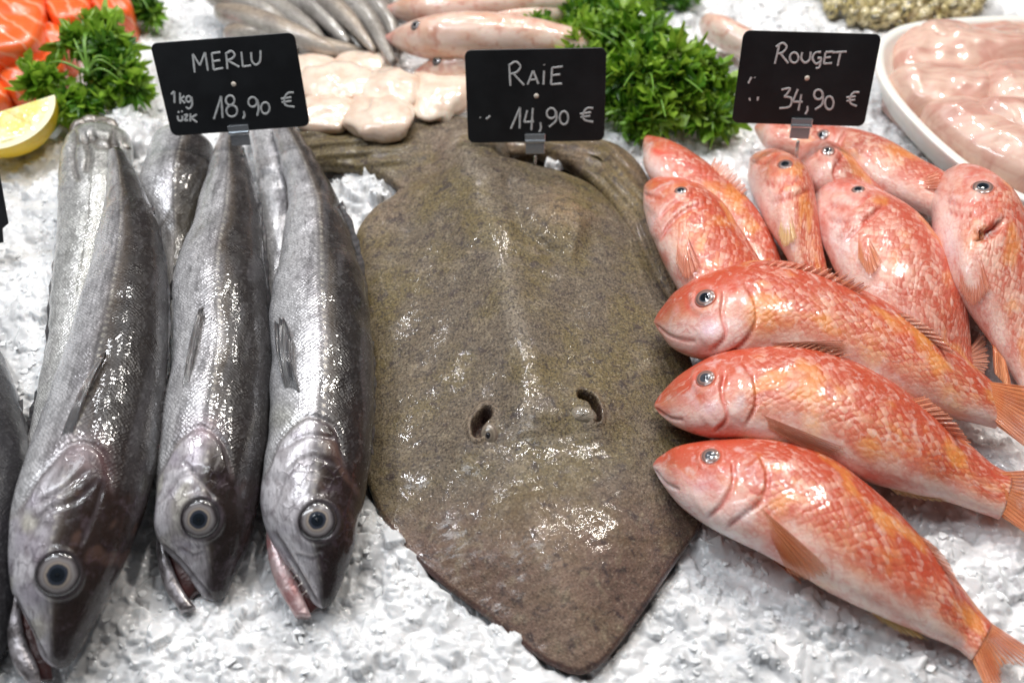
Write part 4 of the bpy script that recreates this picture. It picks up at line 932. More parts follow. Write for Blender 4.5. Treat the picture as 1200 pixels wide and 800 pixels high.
for a, b in ((878, 548), (870, 574), (884, 566)): m3.paint(m3.bump(a, b, 8, 6, 0), (0.42, 0.26, 0.20), 0.55)
m3.paint(m3.bump(876, 602, 14, 14, 0), (0.90, 0.78, 0.76), 0.8)
mfin(m3)
fin_on(m3, 'pectoral_fin', [(886, 590), (893, 606), (899, 622)], [(962, 655), (972, 668), (952, 674), (926, 664)], F_ORANGE, lift=0.001, tlift=0.004, rays=11, jag=0.05, arch=0.002)
fin_off(m3, 'pelvic_fin', [(878, 642), (890, 650)], [(934, 674), (940, 684)], F_RED, -0.008, rays=5, jag=0.03)
fin_off(m3, 'second_dorsal_fin', [(1068, 618), (1085, 638), (1104, 660)], [(1090, 634), (1110, 654), (1128, 690)], F_RED, 0.002, rays=9, jag=0.15, seed=12)
fin_off(m3, 'anal_fin', [(1010, 712), (1035, 724), (1062, 735)], [(1035, 730), (1062, 744), (1088, 750)], F_YELLOW, -0.008, rays=7, jag=0.1)
fin_off(m3, 'tail_fin', [(1156, 724), (1150, 745), (1136, 768)], [(1240, 782), (1205, 782), (1176, 780), (1174, 812), (1170, 845)], F_ORANGE, -0.002, rays=14, jag=0.06, pleat=0.0014, th=0.0022)

# ================================================================== PRICE TAGS
SLATE = mat_plain('slate_board', (0.004, 0.005, 0.007), 0.45, 0, 0.0, 0, 0.05, 300, (0.012, 0.014, 0.017), vs=28)
CHALK = mat_plain('chalk_ink', (0.72, 0.74, 0.74), 0.7, 0, 0, 0, 0.0, 100, (0.50, 0.52, 0.53), vs=600)
CLIPM = mat_plain('steel_clip', (0.62, 0.66, 0.70), 0.25, 0.9)
CLEAR = mat_plain('clear_plastic', (0.85, 0.88, 0.9), 0.12, 0, 0.5, trans=0.75)
HOLE = mat_plain('rivet_hole', (0.80, 0.72, 0.62), 0.4)
def ell(cx, cy, rx, ry, a0=0, a1=370, n=16): return [(cx + rx * math.cos(R(a0 + (a1 - a0) * i / n)), cy + ry * math.sin(R(a0 + (a1 - a0) * i / n))) for i in range(n + 1)]
def price_tag(corners, foot, zb, org, strokes, hole, label, clip, tilt=22, yaw=0.0, drop=0.05):
    base = P(foot[0], foot[1], zb)
    n = np.array([math.sin(R(yaw)) * math.cos(R(tilt)), -math.cos(R(yaw)) * math.cos(R(tilt)), math.sin(R(tilt))])
    root = empty('price_tag', base, label, 'price tag', 'slate price tags')
    co_ = np.array([onplane(x, y, base + np.array([0, 0, 0.02]), n) for x, y in corners])      # tl tr br bl
    c = co_.mean(0); ux = (co_[1] - co_[0] + co_[2] - co_[3]); W = np.linalg.norm(ux) / 2; ux /= np.linalg.norm(ux)
    uy = np.cross(n, ux); H = (abs((co_[0] - co_[3]) @ uy) + abs((co_[1] - co_[2]) @ uy)) / 2
    r = 0.005; out = []
    for sx, sy, a0 in ((1, 1, 0), (-1, 1, 90), (-1, -1, 180), (1, -1, 270)):
        for k in range(7):
            a = R(a0 + 15 * k); out.append(((W / 2 - r) * sx + r * math.cos(a), (H / 2 - r) * sy + r * math.sin(a)))
    out = np.array(out); N = len(out); th = 0.0013
    lay = []
    for dz, sh in ((-th, 0.0003), (-th + 0.0003, 0), (-0.0003, 0), (0, 0.0003)):
        o2 = out - np.sign(out) * sh; lay.append(c + o2[:, :1] * ux + o2[:, 1:] * uy + n * dz)
    v = np.concatenate(lay); q = gridq(4, N, True)
    me = mkmesh('board', np.concatenate([v, [c - n * th], [c]]), q, [(4 * N, (j + 1) % N, j) for j in range(N)] + [(4 * N + 1, 3 * N + j, 3 * N + (j + 1) % N) for j in range(N)], SLATE, smoothf=False)
    board = link('board', me, root)
    # hand lettering: flat strokes 0.2 mm thick on the board
    vs, qs = [], []
    for st in strokes:
        pts = np.array([((x / 2.9625) + org, y / 2.9625) for x, y in st])
        if len(pts) == 1: pts = np.array([pts[0] - [0.5, 0], pts[0] + [0.5, 0]])
        L = np.linalg.norm(np.diff(pts, axis=0), axis=1).sum(); m_ = max(4, int(L / 1.0))
        pp = spline(pts, np.linspace(0, 1, m_)) if len(pts) > 2 and len(pts) < 7 else np.stack([np.interp(np.linspace(0, 1, m_), np.linspace(0, 1, len(pts)), pts[:, k]) for k in (0, 1)], -1)
        w3 = np.array([onplane(x, y, c, n) for x, y in pp])
        tg = np.gradient(w3, axis=0); tg /= np.linalg.norm(tg, axis=1)[:, None] + 1e-9; sd = np.cross(tg, n)
        hw = 0.00080 * (0.75 + 0.35 * np.random.default_rng(len(vs)).random(m_))
        hw = np.convolve(np.pad(hw, 1, 'edge'), [0.3, 0.4, 0.3], 'valid')
        b = len(vs) and sum(len(x) for x in vs)
        sec = np.stack([w3 - sd * hw[:, None] + n * 0.00005, w3 - sd * hw[:, None] * 0.6 + n * 0.00025, w3 + sd * hw[:, None] * 0.6 + n * 0.00025, w3 + sd * hw[:, None] + n * 0.00005], 1)
        vs.append(sec.reshape(-1, 3)); qs.append(gridq(m_, 4, False, b or 0))
    link('lettering', mkmesh('lettering', np.concatenate(vs), np.concatenate(qs), None, CHALK, smoothf=False), root)
    hx, hy = hole[0] / 2.9625 + org, hole[1] / 2.9625
    dome('rivet', onplane(hx, hy, c, n), n, 0.0019, 0.0007, HOLE, root, rings=4, seg=16)
    # clip and stem
    cc = onplane(clip[0], clip[1], c, n)
    def box(nm, ctr, sx, sy, sz, mt):
        vv = np.array([[a, b_, d] for d in (-1, 1) for b_ in (-1, 1) for a in (-1, 1)], float) * [sx, sy, sz]
        w3 = ctr + vv[:, :1] * ux + vv[:, 1:2] * uy + vv[:, 2:] * n
        me = mkmesh(nm, w3, [(0, 2, 3, 1), (4, 5, 7, 6), (0, 1, 5, 4), (2, 6, 7, 3), (0, 4, 6, 2), (1, 3, 7, 5)], None, mt, smoothf=False)
        o = link(nm, me, root); bv = o.modifiers.new('bevel', 'BEVEL'); bv.width = 0.0005; bv.segments = 2; return o
    box('clip', cc + n * 0.0012 + uy * 0.0035, 0.0080, 0.0036, 0.0008, CLIPM)
    box('clip', cc + n * 0.0026 + uy * 0.0015, 0.0080, 0.0009, 0.0008, CLIPM)
    box('clip_plate', cc + n * 0.0010 - uy * 0.0046, 0.0074, 0.0042, 0.0007, CLIPM)
    a_ = cc - uy * 0.011; tube('stem', [a_, a_ * 0.5 + 0.5 * (base - [0, 0, 0.01]), base - np.array([0, 0, drop])], 0.0013, CLEAR, root, 8)
    return root
MER = [[(676, 252), (669, 188)], [(669, 188), (694, 228)], [(694, 228), (712, 182)], [(712, 182), (722, 246)], [(765, 182), (735, 186)], [(735, 186), (742, 243)], [(742, 243), (775, 237)], [(738, 214), (765, 210)],
       [(790, 240), (785, 185)], [(783, 188), (803, 178), (815, 190), (806, 204), (789, 210)], [(789, 210), (830, 233)], [(838, 180), (843, 232)], [(843, 232), (872, 228)], [(872, 182), (875, 213), (888, 226), (902, 215), (905, 175)],
       [(595, 328), (606, 318)], [(606, 318), (606, 358)], [(625, 322), (626, 360)], [(641, 334), (627, 345)], [(627, 345), (642, 359)], ell(655, 345, 9, 10), [(665, 336), (667, 365), (656, 378), (645, 372)],
       [(617, 402), (620, 418), (632, 419), (634, 402)], [(618, 392), (623, 388)], [(630, 389), (635, 386)], [(640, 401), (651, 399), (642, 419), (654, 417)], [(661, 394), (661, 422)], [(684, 398), (663, 410)], [(663, 410), (684, 425)],
       [(743, 414), (768, 334)], [(768, 334), (773, 410)], ell(799, 349, 15, 17), ell(805, 386, 19, 20), [(846, 386), (849, 402), (844, 412)], ell(877, 355, 15, 17), [(893, 345), (898, 378), (893, 402)], ell(921, 376, 15, 20),
       [(1020, 322), (1000, 324), (988, 342), (991, 365), (1022, 372)], [(976, 344), (1012, 338)], [(978, 356), (1012, 351)]]
RAI = [[(735, 298), (731, 224)], [(729, 228), (754, 215), (770, 232), (757, 251), (734, 258)], [(745, 256), (782, 296)], [(795, 294), (814, 246)], [(814, 246), (832, 292)], [(802, 278), (828, 276)], [(852, 246), (850, 294)], [(852, 224), (853, 227)],
       [(916, 232), (880, 236)], [(880, 236), (876, 294)], [(876, 294), (914, 291)], [(878, 263), (908, 259)], [(629, 407), (631, 410)], [(651, 414), (658, 409), (665, 402)],
       [(737, 447), (769, 373)], [(769, 373), (767, 446)], [(794, 383), (783, 425)], [(783, 425), (817, 422)], [(813, 375), (808, 452)], [(839, 425), (841, 446), (836, 458)], ell(877, 394, 16, 18), [(894, 386), (894, 418), (870, 441)], ell(921, 410, 15, 23),
       [(1022, 376), (1002, 376), (988, 395), (992, 416), (1022, 424)], [(977, 396), (1015, 390)], [(978, 407), (1012, 403)]]
ROU = [[(336, 155), (320, 222)], [(324, 163), (347, 150), (361, 163), (348, 182), (330, 188)], [(340, 187), (366, 220)], ell(387, 201, 15, 18), [(415, 182), (412, 205), (425, 218), (440, 208), (445, 180)],
       [(480, 181), (460, 184), (451, 203), (463, 222), (479, 214)], [(479, 214), (482, 202)], [(482, 202), (468, 202)], [(479, 214), (474, 234), (462, 238)], [(522, 180), (496, 182)], [(496, 182), (490, 222)], [(490, 222), (518, 220)], [(493, 201), (514, 199)],
       [(520, 183), (569, 180)], [(548, 182), (538, 229)], [(239, 268), (228, 290)], [(250, 268), (251, 271)], [(231, 340), (234, 350)], [(262, 336), (260, 350)],
       [(343, 312), (372, 308), (360, 330), (352, 336)], [(352, 336), (377, 342), (372, 370), (336, 377)], [(400, 310), (382, 354)], [(382, 354), (416, 354)], [(412, 328), (402, 384)], [(433, 368), (433, 384), (426, 397)], ell(471, 329, 15, 17), [(487, 322), (484, 362), (460, 381)], ell(509, 358, 15, 23),
       [(613, 321), (594, 322), (581, 340), (583, 359), (604, 369)], [(568, 339), (600, 335)], [(568, 351), (598, 347)]]
price_tag([(178, 51), (346, 38), (362, 148), (199, 160)], (284, 188), 0.03, 0, MER, (811, 293), 'black slate price tag reading MERLU 18,90 above the hakes', (281, 157))
price_tag([(545, 59), (711, 56), (708, 165), (548, 168)], (627, 205), 0.012, 350, RAI, (825, 334), 'black slate price tag reading RAIE 14,90 behind the skate', (627, 167), drop=0.02)
price_tag([(868, 36), (1029, 40), (1017, 149), (861, 144)], (934, 192), 0.03, 800, ROU, (432, 272), 'black slate price tag reading ROUGET 34,90 above the red mullets', (938, 149))
# corner of a fourth tag at the left edge
bt = P(-30, 300, 0.02); nn_ = np.array([0.3, -0.8, 0.5]); nn_ /= np.linalg.norm(nn_)
ctag = [onplane(x, y, bt, nn_) for x, y in ((-110, 190), (-2, 195), (10, 262), (3, 268), (4, 284), (-110, 310))]
vv = np.array(ctag + [p_ - nn_ * 0.0015 for p_ in ctag]); k6 = 6
me = mkmesh('price_tag', vv, [(i, (i + 1) % 6, 6 + (i + 1) % 6, 6 + i) for i in range(6)], [(0, i + 1, i) for i in range(1, 5)] + [(6, 6 + i, 7 + i) for i in range(1, 5)], SLATE, smoothf=False)
o = link('price_tag', me, None, origin=bt); tag(o, 'dark slate corner of a price tag cut off by the left edge', 'price tag', 'slate price tags')
b_ = (ctag[4] + ctag[5]) / 2; tube('stem', [b_ + [0, 0, 0.004], b_ * [1, 1, 0.5], b_ * [1, 1, 0] - [0, 0, 0.01]], 0.0013, CLEAR, o, 8)

# ================================================================== BEHIND: SALMON, LEMON, PARSLEY
m = M('salmon_flesh'); g = m.obj()
wv = m.n('ShaderNodeTexWave', wave_type='BANDS', bands_direction='DIAGONAL', ins={'Vector': g, 'Scale': 34.0, 'Distortion': 7.0, 'Detail': 2.0, 'Detail Scale': 0.9}).outputs['Fac']
cc = m.mix(m.rng(wv, 0.86, 0.99, 0, 0.6), (0.88, 0.13, 0.02), (0.93, 0.50, 0.34))
cc = m.mix(m.rng(m.noise(g, 40, 3), 0.4, 0.7, 0, 0.35), cc, (0.88, 0.22, 0.06))
m.set(col=cc, rough=0.35, sss=0.25, radius=(1, 0.4, 0.2), ssscale=0.008, coat=0.6, coatr=0.1, normal=m.bump(wv, 0.3, 0.001), coatn=m.bump(m.noise(g, 120, 3), 0.5, 0.002))
SALMON = m.m
for out, wall, h, lb in [
    ([(-45, -20), (40, -22), (52, 5), (44, 50), (20, 62), (-40, 58)], 0.045, 0.006, 'large salmon chunk at the top left corner'),
    ([(52, -25), (98, -28), (106, 8), (98, 24), (66, 28), (54, 12)], 0.035, 0.005, 'salmon chunk just right of the corner chunk'),
    ([(102, -22), (140, -18), (156, 8), (152, 20), (118, 18), (106, 4)], 0.03, 0.005, 'small salmon chunk above the parsley sprig'),
    ([(32, 36), (50, 30), (76, 36), (84, 52), (70, 62), (34, 60)], 0.026, 0.005, 'pale streaked salmon piece between the chunks and the parsley'),
    ([(-2, 86), (12, 68), (42, 60), (70, 68), (78, 88), (56, 106), (20, 112), (4, 104)], 0.02, 0.008, 'flat oval salmon steak with white streaks above the lemon'),
    ([(-30, 58), (6, 54), (18, 66), (10, 84), (-24, 90)], 0.022, 0.004, 'narrow salmon piece at the left edge'),
    ([(-26, 94), (-2, 96), (10, 108), (6, 120), (-24, 122)], 0.018, 0.003, 'small salmon bit touching the lemon wedge')]:
    cx = sum(a for a, b in out) / len(out); cyy = sum(b for a, b in out) / len(out)
    o = pillow('salmon_piece', out, [(cx - 6, cyy), (cx + 6, cyy)], 0.0, SALMON, None, h=h, lip=0.006, wall=wall, nO=72, nR=16, hf=lambda q, r, w3: noise(w3, 0.02, 3) * 0.002)
    tag(o, lb, 'salmon', 'orange salmon pieces at the top left')
# lemon wedge
LEM_R = mat_plain('lemon_rind', (0.86, 0.58, 0.03), 0.35, 0, 0.3, 0.15, 0.35, 400); LEM_P = mat_plain('lemon_pith', (0.90, 0.84, 0.55), 0.5, 0, 0.2, 0.2)
m = M('lemon_flesh'); g = m.obj()
cc = m.mix(m.rng(m.noise(g, 60, 3), 0.35, 0.65), (0.90, 0.74, 0.22), (0.93, 0.86, 0.55))
m.set(col=cc, rough=0.2, sss=0.4, ssscale=0.008, coat=0.9, coatr=0.06, normal=m.bump(m.vor(g, 260), 0.4, 0.0012))
LEM_F = m.m
lc = P(4, 130, 0.036); lem = empty('lemon_wedge', (lc[0], lc[1], 0.008), 'yellow lemon wedge with the cut face up, left of the hakes', 'lemon')
ax = np.array([0.90, 0.36, 0.10]); ax /= np.linalg.norm(ax)        # long axis of the wedge
e1 = np.array([0.35, -0.80, -0.22]); e1 -= ax * (e1 @ ax); e1 /= np.linalg.norm(e1); e2 = np.cross(ax, e1)
if e2[2] > 0: e2 = -e2
RL = 0.037
def lp(th, r, az):  # th 0..pi from pole to pole
    return lc + ax * (RL * 1.12 * r * math.cos(th)) + (e1 * math.cos(az) + e2 * math.sin(az)) * (RL * r * math.sin(th))
ths = np.linspace(0, math.pi, 40)
# the wedge's ridge lies on ax; the cut face spans ax and e1
v = [lp(t, 1.0, a) for a in np.linspace(0, 1.3, 12) for t in ths]
link('rind', mkmesh('rind', np.array(v), gridq(12, 40), None, LEM_R), lem)
for az, off in ((0.0, 1), (1.3, -1)):
    nrm = np.cross(ax, e1 * math.cos(az) + e2 * math.sin(az)); nrm = nrm if (nrm @ e2) * off < 0 else -nrm
    v = [lp(t, r_, az) + nrm * 0.0002 for r_ in (1.0, 0.86) for t in ths]
    link('pith', mkmesh('pith', np.array(v), gridq(2, 40), None, LEM_P, smoothf=False), lem)
    v = []
    for i, r_ in enumerate(np.linspace(0.86, 0.0, 14)):
        for t in ths: v.append(lp(t, r_, az) + nrm * (0.0002 + 0.0016 * abs(math.sin(t * 3.0)) ** 0.5 * math.sin(min(1, (0.86 - r_) * 6) * 1.57) * min(1, r_ * 4)))
    link('flesh', mkmesh('flesh', np.array(v), gridq(14, 40), None, LEM_F), lem)

# parsley
def mat_leaf(name, c1, c2):
    m = M(name); inf = m.n('ShaderNodeObjectInfo').outputs['Random']
    cc = m.mix(inf, c1, c2); cc = m.mix(m.rng(m.noise(m.obj(), 3, 3), 0.4, 0.7, 0, 0.5), cc, (c1[0] * 0.5, c1[1] * 0.6, c1[2] * 0.5))
    tr = m.n('ShaderNodeBsdfTranslucent', ins={'Color': cc}); mx = m.n('ShaderNodeMixShader', ins={0: 0.4})
    m.set(col=cc, rough=0.42, coat=0.25, coatr=0.2)
    m.t.links.new(m.b.outputs[0], mx.inputs[1]); m.t.links.new(tr.outputs[0], mx.inputs[2])
    m.t.links.new(mx.outputs[0], m.t.nodes['Material Output'].inputs[0]); return m.m
LEAF = mat_leaf('parsley_leaf', (0.15, 0.34, 0.02), (0.42, 0.64, 0.07)); LEAF2 = mat_leaf('parsley_leaf_dark', (0.05, 0.16, 0.015), (0.12, 0.30, 0.02))
STEM = mat_plain('parsley_stem', (0.16, 0.32, 0.05), 0.4, 0, 0.2, 0.1)
def leaf_mesh(seed, mat, lobes=5, curl=0.3):
    r = np.random.default_rng(seed); n = 60; th = np.linspace(-2.5, 2.5, n)
    lob = 0.72 + 0.28 * np.abs(np.cos(th / 5.0 * math.pi * lobes / 1.0)) ** 0.7
    teeth = 1 + 0.26 * np.sin(th * 17 + r.uniform(0, 6)) + 0.06 * r.normal(size=n)
    rad = lob * teeth * (1 - 0.12 * np.abs(th) / 2.5)
    v = [(0, 0, 0)]; 
    for k in (0.35, 0.7, 1.0):
        for t, q in zip(th, rad):
            z = curl * math.sin(t * 6 + seed) * k ** 2 * 0.45 + curl * 0.5 * k * k * math.cos(t * 2) + 0.10 * math.sin(t * 17 + 2) * k ** 3
            v.append((math.sin(t) * q * k, math.cos(t) * q * k, z))
    q4 = gridq(3, n, False, 1); tr = [(0, 1 + j, 2 + j) for j in range(n - 1)]
    return mkmesh('leaf', np.array(v), q4, tr, mat)
LM = [leaf_mesh(i, LEAF, 5, 0.8) for i in range(4)] + [leaf_mesh(i + 9, LEAF2, 5, 0.6) for i in range(2)]
def put_leaf(root, pos, nrm, size, me, spin):
    o = bpy.data.objects.new('leaf', me); C.objects.link(o); o.parent = root
    q = Vector(nrm).to_track_quat('Z', 'Y').to_matrix() @ Matrix.Rotation(spin, 3, 'Z')
    o.rotation_euler = q.to_euler(); o.scale = (size,) * 3
    o.location = Vector([float(a) for a in pos]) - root.location
def bunch(label, blobs, n, base_px, size, seed, zbase, group, stems=10, dark=0.3):
    r = np.random.default_rng(seed); base = P(base_px[0], base_px[1], zbase)
    root = empty('parsley', base, label, 'parsley', group)
    wts = np.array([b[5] for b in blobs], float); wts /= wts.sum()
    for i in range(n):
        x, y, z, rx, rz, _ = blobs[r.choice(len(blobs), p=wts)]
        c = P(x, y, z); k = rx / FPX * np.linalg.norm(CAM - c)
        d = r.normal(size=3); d /= np.linalg.norm(d); d[2] = abs(d[2]) * 1.0 - 0.25
        if d[1] > 0.3: d[1] *= -0.6
        rr_ = r.uniform(0.55, 1.0); pos = c + d * np.array([k, k, rz]) * rr_
        pos[2] = max(pos[2], 0.008)
        nrm = d + np.array([0, -0.35, 0.6]) + r.normal(0, 0.45, 3)
        put_leaf(root, pos, nrm, size * r.uniform(0.6, 1.15), LM[4 + r.integers(2)] if r.random() < dark * (1.6 - rr_) else LM[r.integers(4)], r.uniform(0, 6.28))
    for i in range(stems):
        x, y, z, rx, rz, _ = blobs[i % len(blobs)]
        e = P(x + r.uniform(-rx, rx) * 0.6, y + r.uniform(-rx, rx) * 0.4, z + rz * 0.7); t = np.linspace(0, 1, 9)[:, None]
        pts = base * (1 - t) + e * t; pts[:, 2] += np.sin(t[:, 0] * math.pi) * 0.012
        tube('stem', pts, np.linspace(0.0013, 0.0006, 9), STEM, root, 6)
    return root
bunch('thick bunch of curly green parsley between the RAIE and ROUGET price tags',
      [(690, 45, 0.03, 45, 0.03, 1.6), (740, 35, 0.035, 50, 0.035, 1.8), (720, 90, 0.03, 45, 0.03, 1.6), (780, 85, 0.035, 55, 0.035, 2.6), (815, 95, 0.03, 42, 0.03, 1.8), (760, 125, 0.02, 45, 0.02, 1.5), (820, 130, 0.015, 36, 0.015, 1.0), (632, 34, 0.03, 22, 0.02, 0.6), (700, 15, 0.03, 40, 0.03, 0.8)],
      240, (755, 95), 0.0185, 5, 0.01, None, 12)
bunch('loose sprig of parsley lying on the salmon pieces above the leftmost hake',
      [(120, 50, 0.05, 34, 0.015, 2.0), (140, 75, 0.04, 26, 0.014, 1.2), (48, 92, 0.035, 20, 0.008, 0.8), (95, 115, 0.025, 34, 0.012, 2.0), (152, 100, 0.03, 18, 0.008, 0.6), (85, 45, 0.05, 22, 0.01, 0.9), (120, 30, 0.05, 26, 0.01, 0.6)],
      80, (104, 88), 0.0175, 8, 0.045, None, 9, 0.3)
bunch('tiny parsley tuft at the top edge beside the salmon', [(168, 8, 0.02, 18, 0.01, 1)], 16, (165, 12), 0.014, 9, 0.01, None, 2, 0.9)
bunch('small parsley tuft at the top edge above the big parsley bunch', [(800, -4, 0.01, 22, 0.008, 1), (770, -8, 0.01, 20, 0.008, 1)], 22, (790, 0), 0.013, 10, 0.006, None, 2, 0.9)

# ================================================================== BEHIND: PALE SEAFOOD, GREY AND PINK FISH
CREAM = mat_plain('cream_flesh', (0.84, 0.71, 0.59), 0.28, 0, 1.0, 0.15, 0.5, 60, (0.72, 0.52, 0.40), vs=60, ssr=0.005)
for k, (x, y, rx, ry, z, lb) in enumerate([
    (366, 82, 26, 17, 0.012, 'cream seafood piece peeping out right beside the MERLU tag'), (430, 76, 34, 16, 0.010, 'flat cream seafood piece at the back of the pale pile'), (526, 92, 30, 18, 0.010, 'cream seafood piece tucked behind the RAIE tag'),
    (402, 100, 44, 26, 0.022, 'large domed cream seafood piece left in the pale pile'), (462, 104, 32, 26, 0.024, 'cream seafood piece in the middle of the pale pile'),
    (512, 114, 33, 32, 0.018, 'smooth cream seafood piece at the right of the pale pile, next to the RAIE tag'), (384, 134, 32, 22, 0.024, 'pinkish cream seafood piece at the front left of the pale pile'), (444, 136, 37, 28, 0.028, 'frontmost angular cream seafood piece lying on the skate fin')]):
    c = P(x, y, z); s_ = np.linalg.norm(CAM - c) / FPX; nu, nv = 26, 40
    a = np.linspace(0.0, math.pi, nu)[:, None]; b = np.linspace(0, 2 * math.pi, nv, endpoint=False)[None]
    dx, dy, dz = np.sin(a) * np.cos(b), np.sin(a) * np.sin(b), np.cos(a) * np.ones_like(b)
    w3 = np.stack([dx * rx * s_, dy * ry * s_ * 1.35, np.sign(dz) * np.abs(dz) ** 0.9 * min(rx, ry) * s_ * 0.5], -1).reshape(-1, 3)
    w3 *= (1 + 0.17 * noise(w3, 0.035, 100 + k) - 0.10 * np.abs(noise(w3, 0.02, 160 + k)) + 0.05 * noise(w3, 0.012, 130 + k))[:, None] * 1.22
    o = link('seafood_piece', mkmesh('seafood_piece', w3 + c, gridq(nu, nv, True)[:, ::-1], None, CREAM), None, origin=c)
    tag(o, lb, 'seafood', 'pale seafood pieces behind the skate')

def simplefish(name, mid, wpx, zb, mat, label, cat, group, seed, eyep=None, colf=None, er=5, head=False, tk=0.8):
    mid = np.array(mid, float); t = np.linspace(0, 1, 9); c = spline(mid, t); tg = np.gradient(c, axis=0); tg /= np.linalg.norm(tg, axis=1)[:, None]
    nr = np.stack([tg[:, 1], -tg[:, 0]], -1)
    prof = np.array([0.08, 0.62, 0.9, 1.0, 1.0, 0.95, 0.85, 0.7, 0.5]) if head else np.array([0.55, 0.8, 0.95, 1.0, 1.0, 0.95, 0.85, 0.65, 0.3])
    D = c + nr * (wpx / 2 * prof)[:, None]; V = c - nr * (wpx / 2 * prof)[:, None]
    f = Fish(name, D, V, zb, tk, label, cat, group, nU=60, nV=32, seed=seed, wob=0.0006)
    pv = f.V.reshape(-1, 3)
    f.col[:] = colf[0]; f.paint(smooth(0.1, 0.9, f.y), colf[1], 0.85); f.paint(smooth(-0.3, -0.9, f.y), colf[2], 0.8); f.paint(smooth(0.3, 1.2, noise(pv, 0.02, seed)), colf[1], 0.4)
    f.sc = np.full(len(f.s), 0.4)
    if head:
        x0, y0 = c[2]; dirv = nr[2]
        gl = [(x0 + dirv[0] * wpx * 0.4 * k, y0 + dirv[1] * wpx * 0.4 * k) for k in (1, 0.3, -0.4, -1)]
        g = f.groove(gl, 2.0, 0.0012); f.paint(g, (0.60, 0.22, 0.17), 0.35)
        f.paint(smooth(0.2, 1.0, noise(pv * [0.4, 1, 1], 0.012, seed + 3)), (0.60, 0.33, 0.20), 0.5)
        f.paint(smooth(0.3, 1.0, noise(pv * [0.3, 1, 1], 0.008, seed + 4)), (0.88, 0.72, 0.62), 0.5)
        f.paint(smooth(0.12, 0.0, f.s), (0.80, 0.25, 0.22), 0.7)
    f.build(mat)
    if eyep: eye(f, eyep[0], eyep[1], er, E_HAKE, PUPIL)
    return f
GREY = mat_hake('grey_fish_skin', metal=0.35, scale=1.2)
gf = [([(236, -30), (300, -6), (350, 22), (372, 50)], 24, 0.004, 'grey slender fish at the left of the grey pile behind the MERLU tag'),
      ([(258, -34), (320, -14), (372, 14), (410, 52)], 26, 0.010, 'grey slender fish, second from the left in the grey pile'),
      ([(290, -36), (350, -16), (400, 14), (440, 60)], 26, 0.016, 'brownish grey slender fish on top of the grey pile'),
      ([(330, -34), (380, -16), (428, 16), (462, 74)], 25, 0.016, 'grey slender fish with its tail end nearest the pink fish'),
      ([(365, -36), (410, -20), (446, 6), (468, 50)], 26, 0.008, 'pale grey slender fish at the right of the grey pile'),
      ([(395, -38), (430, -24), (458, -6), (478, 20)], 22, 0.003, 'grey slender fish at the far right edge of the grey pile'),
      ([(250, 14), (300, 26), (350, 44), (400, 62)], 24, 0.010, 'brownish fish lying low across the front of the grey pile'),
      ([(262, 40), (310, 40), (360, 52), (430, 62)], 20, 0.006, 'thin brown fish along the front edge of the grey pile above the cream pieces'),
      ([(300, -20), (355, 0), (405, 34), (430, 66)], 26, 0.002, 'dark grey fish at the bottom of the grey pile, mostly covered'),
      ([(345, -28), (400, -4), (440, 34), (452, 78)], 24, 0.006, 'grey fish showing as a thin strip between two others near the pink fish'),
      ([(262, -10), (315, 4), (360, 34), (392, 66)], 24, 0.006, 'silvery grey fish in the middle of the pile just above the MERLU tag'),
      ([(380, -30), (425, -8), (455, 22), (470, 62)], 22, 0.012, 'grey fish with a light back beside the rightmost of the grey pile'),
      ([(240, -6), (290, 6), (330, 28), (350, 60)], 22, 0.012, 'dull grey fish at the lower left of the grey pile')]
for k, (mid, wp, zz, lb) in enumerate(gf):
    brown = k in (2, 6, 7)
    simplefish('grey_fish', mid, wp, zz, GREY, lb, 'fish', 'grey slender fish behind the MERLU tag', 200 + k, colf=((0.36, 0.33, 0.29) if not brown else (0.38, 0.31, 0.24), (0.14, 0.12, 0.10), (0.60, 0.57, 0.53)))
PINKF = mat_plain('pink_fish_skin', (0.72, 0.45, 0.35), 0.3)
m = M('pink_fish_skin_wet'); g = m.geo(); c_ = m.attr('col').outputs['Color']
m.set(col=m.mix(m.rng(m.noise(g, 130, 4), 0.5, 0.68, 0, 0.6), c_, (0.55, 0.22, 0.15)), rough=0.3, coat=0.9, coatr=0.08, sss=0.2, ssscale=0.006, normal=m.bump(m.noise(g, 260, 3), 0.3, 0.001), coatn=m.bump(m.noise(g, 110, 2), 0.5, 0.002))
PINKF = m.m
for k, (mid, wp, zz, ep, lb) in enumerate([
    ([(446, 12), (500, 12), (570, 6), (650, 2), (700, -2)], 30, 0.020, None, 'pink fish at the very back, top of the pink pile'),
    ([(440, -14), (500, -12), (580, -14), (660, -18)], 26, 0.01, None, 'pink fish at the top edge of the photo'),
    ([(530, 32), (600, 24), (660, 14), (700, 8)], 26, 0.012, None, 'pink fish lying behind the parsley, narrow pale flank'),
    ([(484, 88), (530, 78), (600, 74), (660, 70)], 26, 0.010, (512, 72), 'pink fish under the others, its head by the cream pieces'),
    ([(560, 96), (610, 92), (670, 88)], 24, 0.006, None, 'pink fish hidden behind the RAIE price tag'),
    ([(448, 45), (500, 45), (560, 44), (630, 46), (690, 54)], 40, 0.022, (487, 31), 'pink fish with a pointed head facing left, in front of the pink pile')]):
    simplefish('pink_fish', mid, wp, zz, PINKF, lb, 'fish', 'pink fish behind the RAIE tag', 230 + k, eyep=ep, colf=((0.74, 0.48, 0.37), (0.62, 0.33, 0.23), (0.84, 0.68, 0.60)), head=True, er=6)
f_ = simplefish('pink_fish', [(820, 26), (850, 40), (880, 54), (910, 66)], 26, 0.008, PINKF, 'pale pink fish lying left of and behind the ROUGET price tag', 'fish', 'pink fish behind the RAIE tag', 250, colf=((0.74, 0.50, 0.40), (0.60, 0.36, 0.28), (0.84, 0.70, 0.62)), head=False)

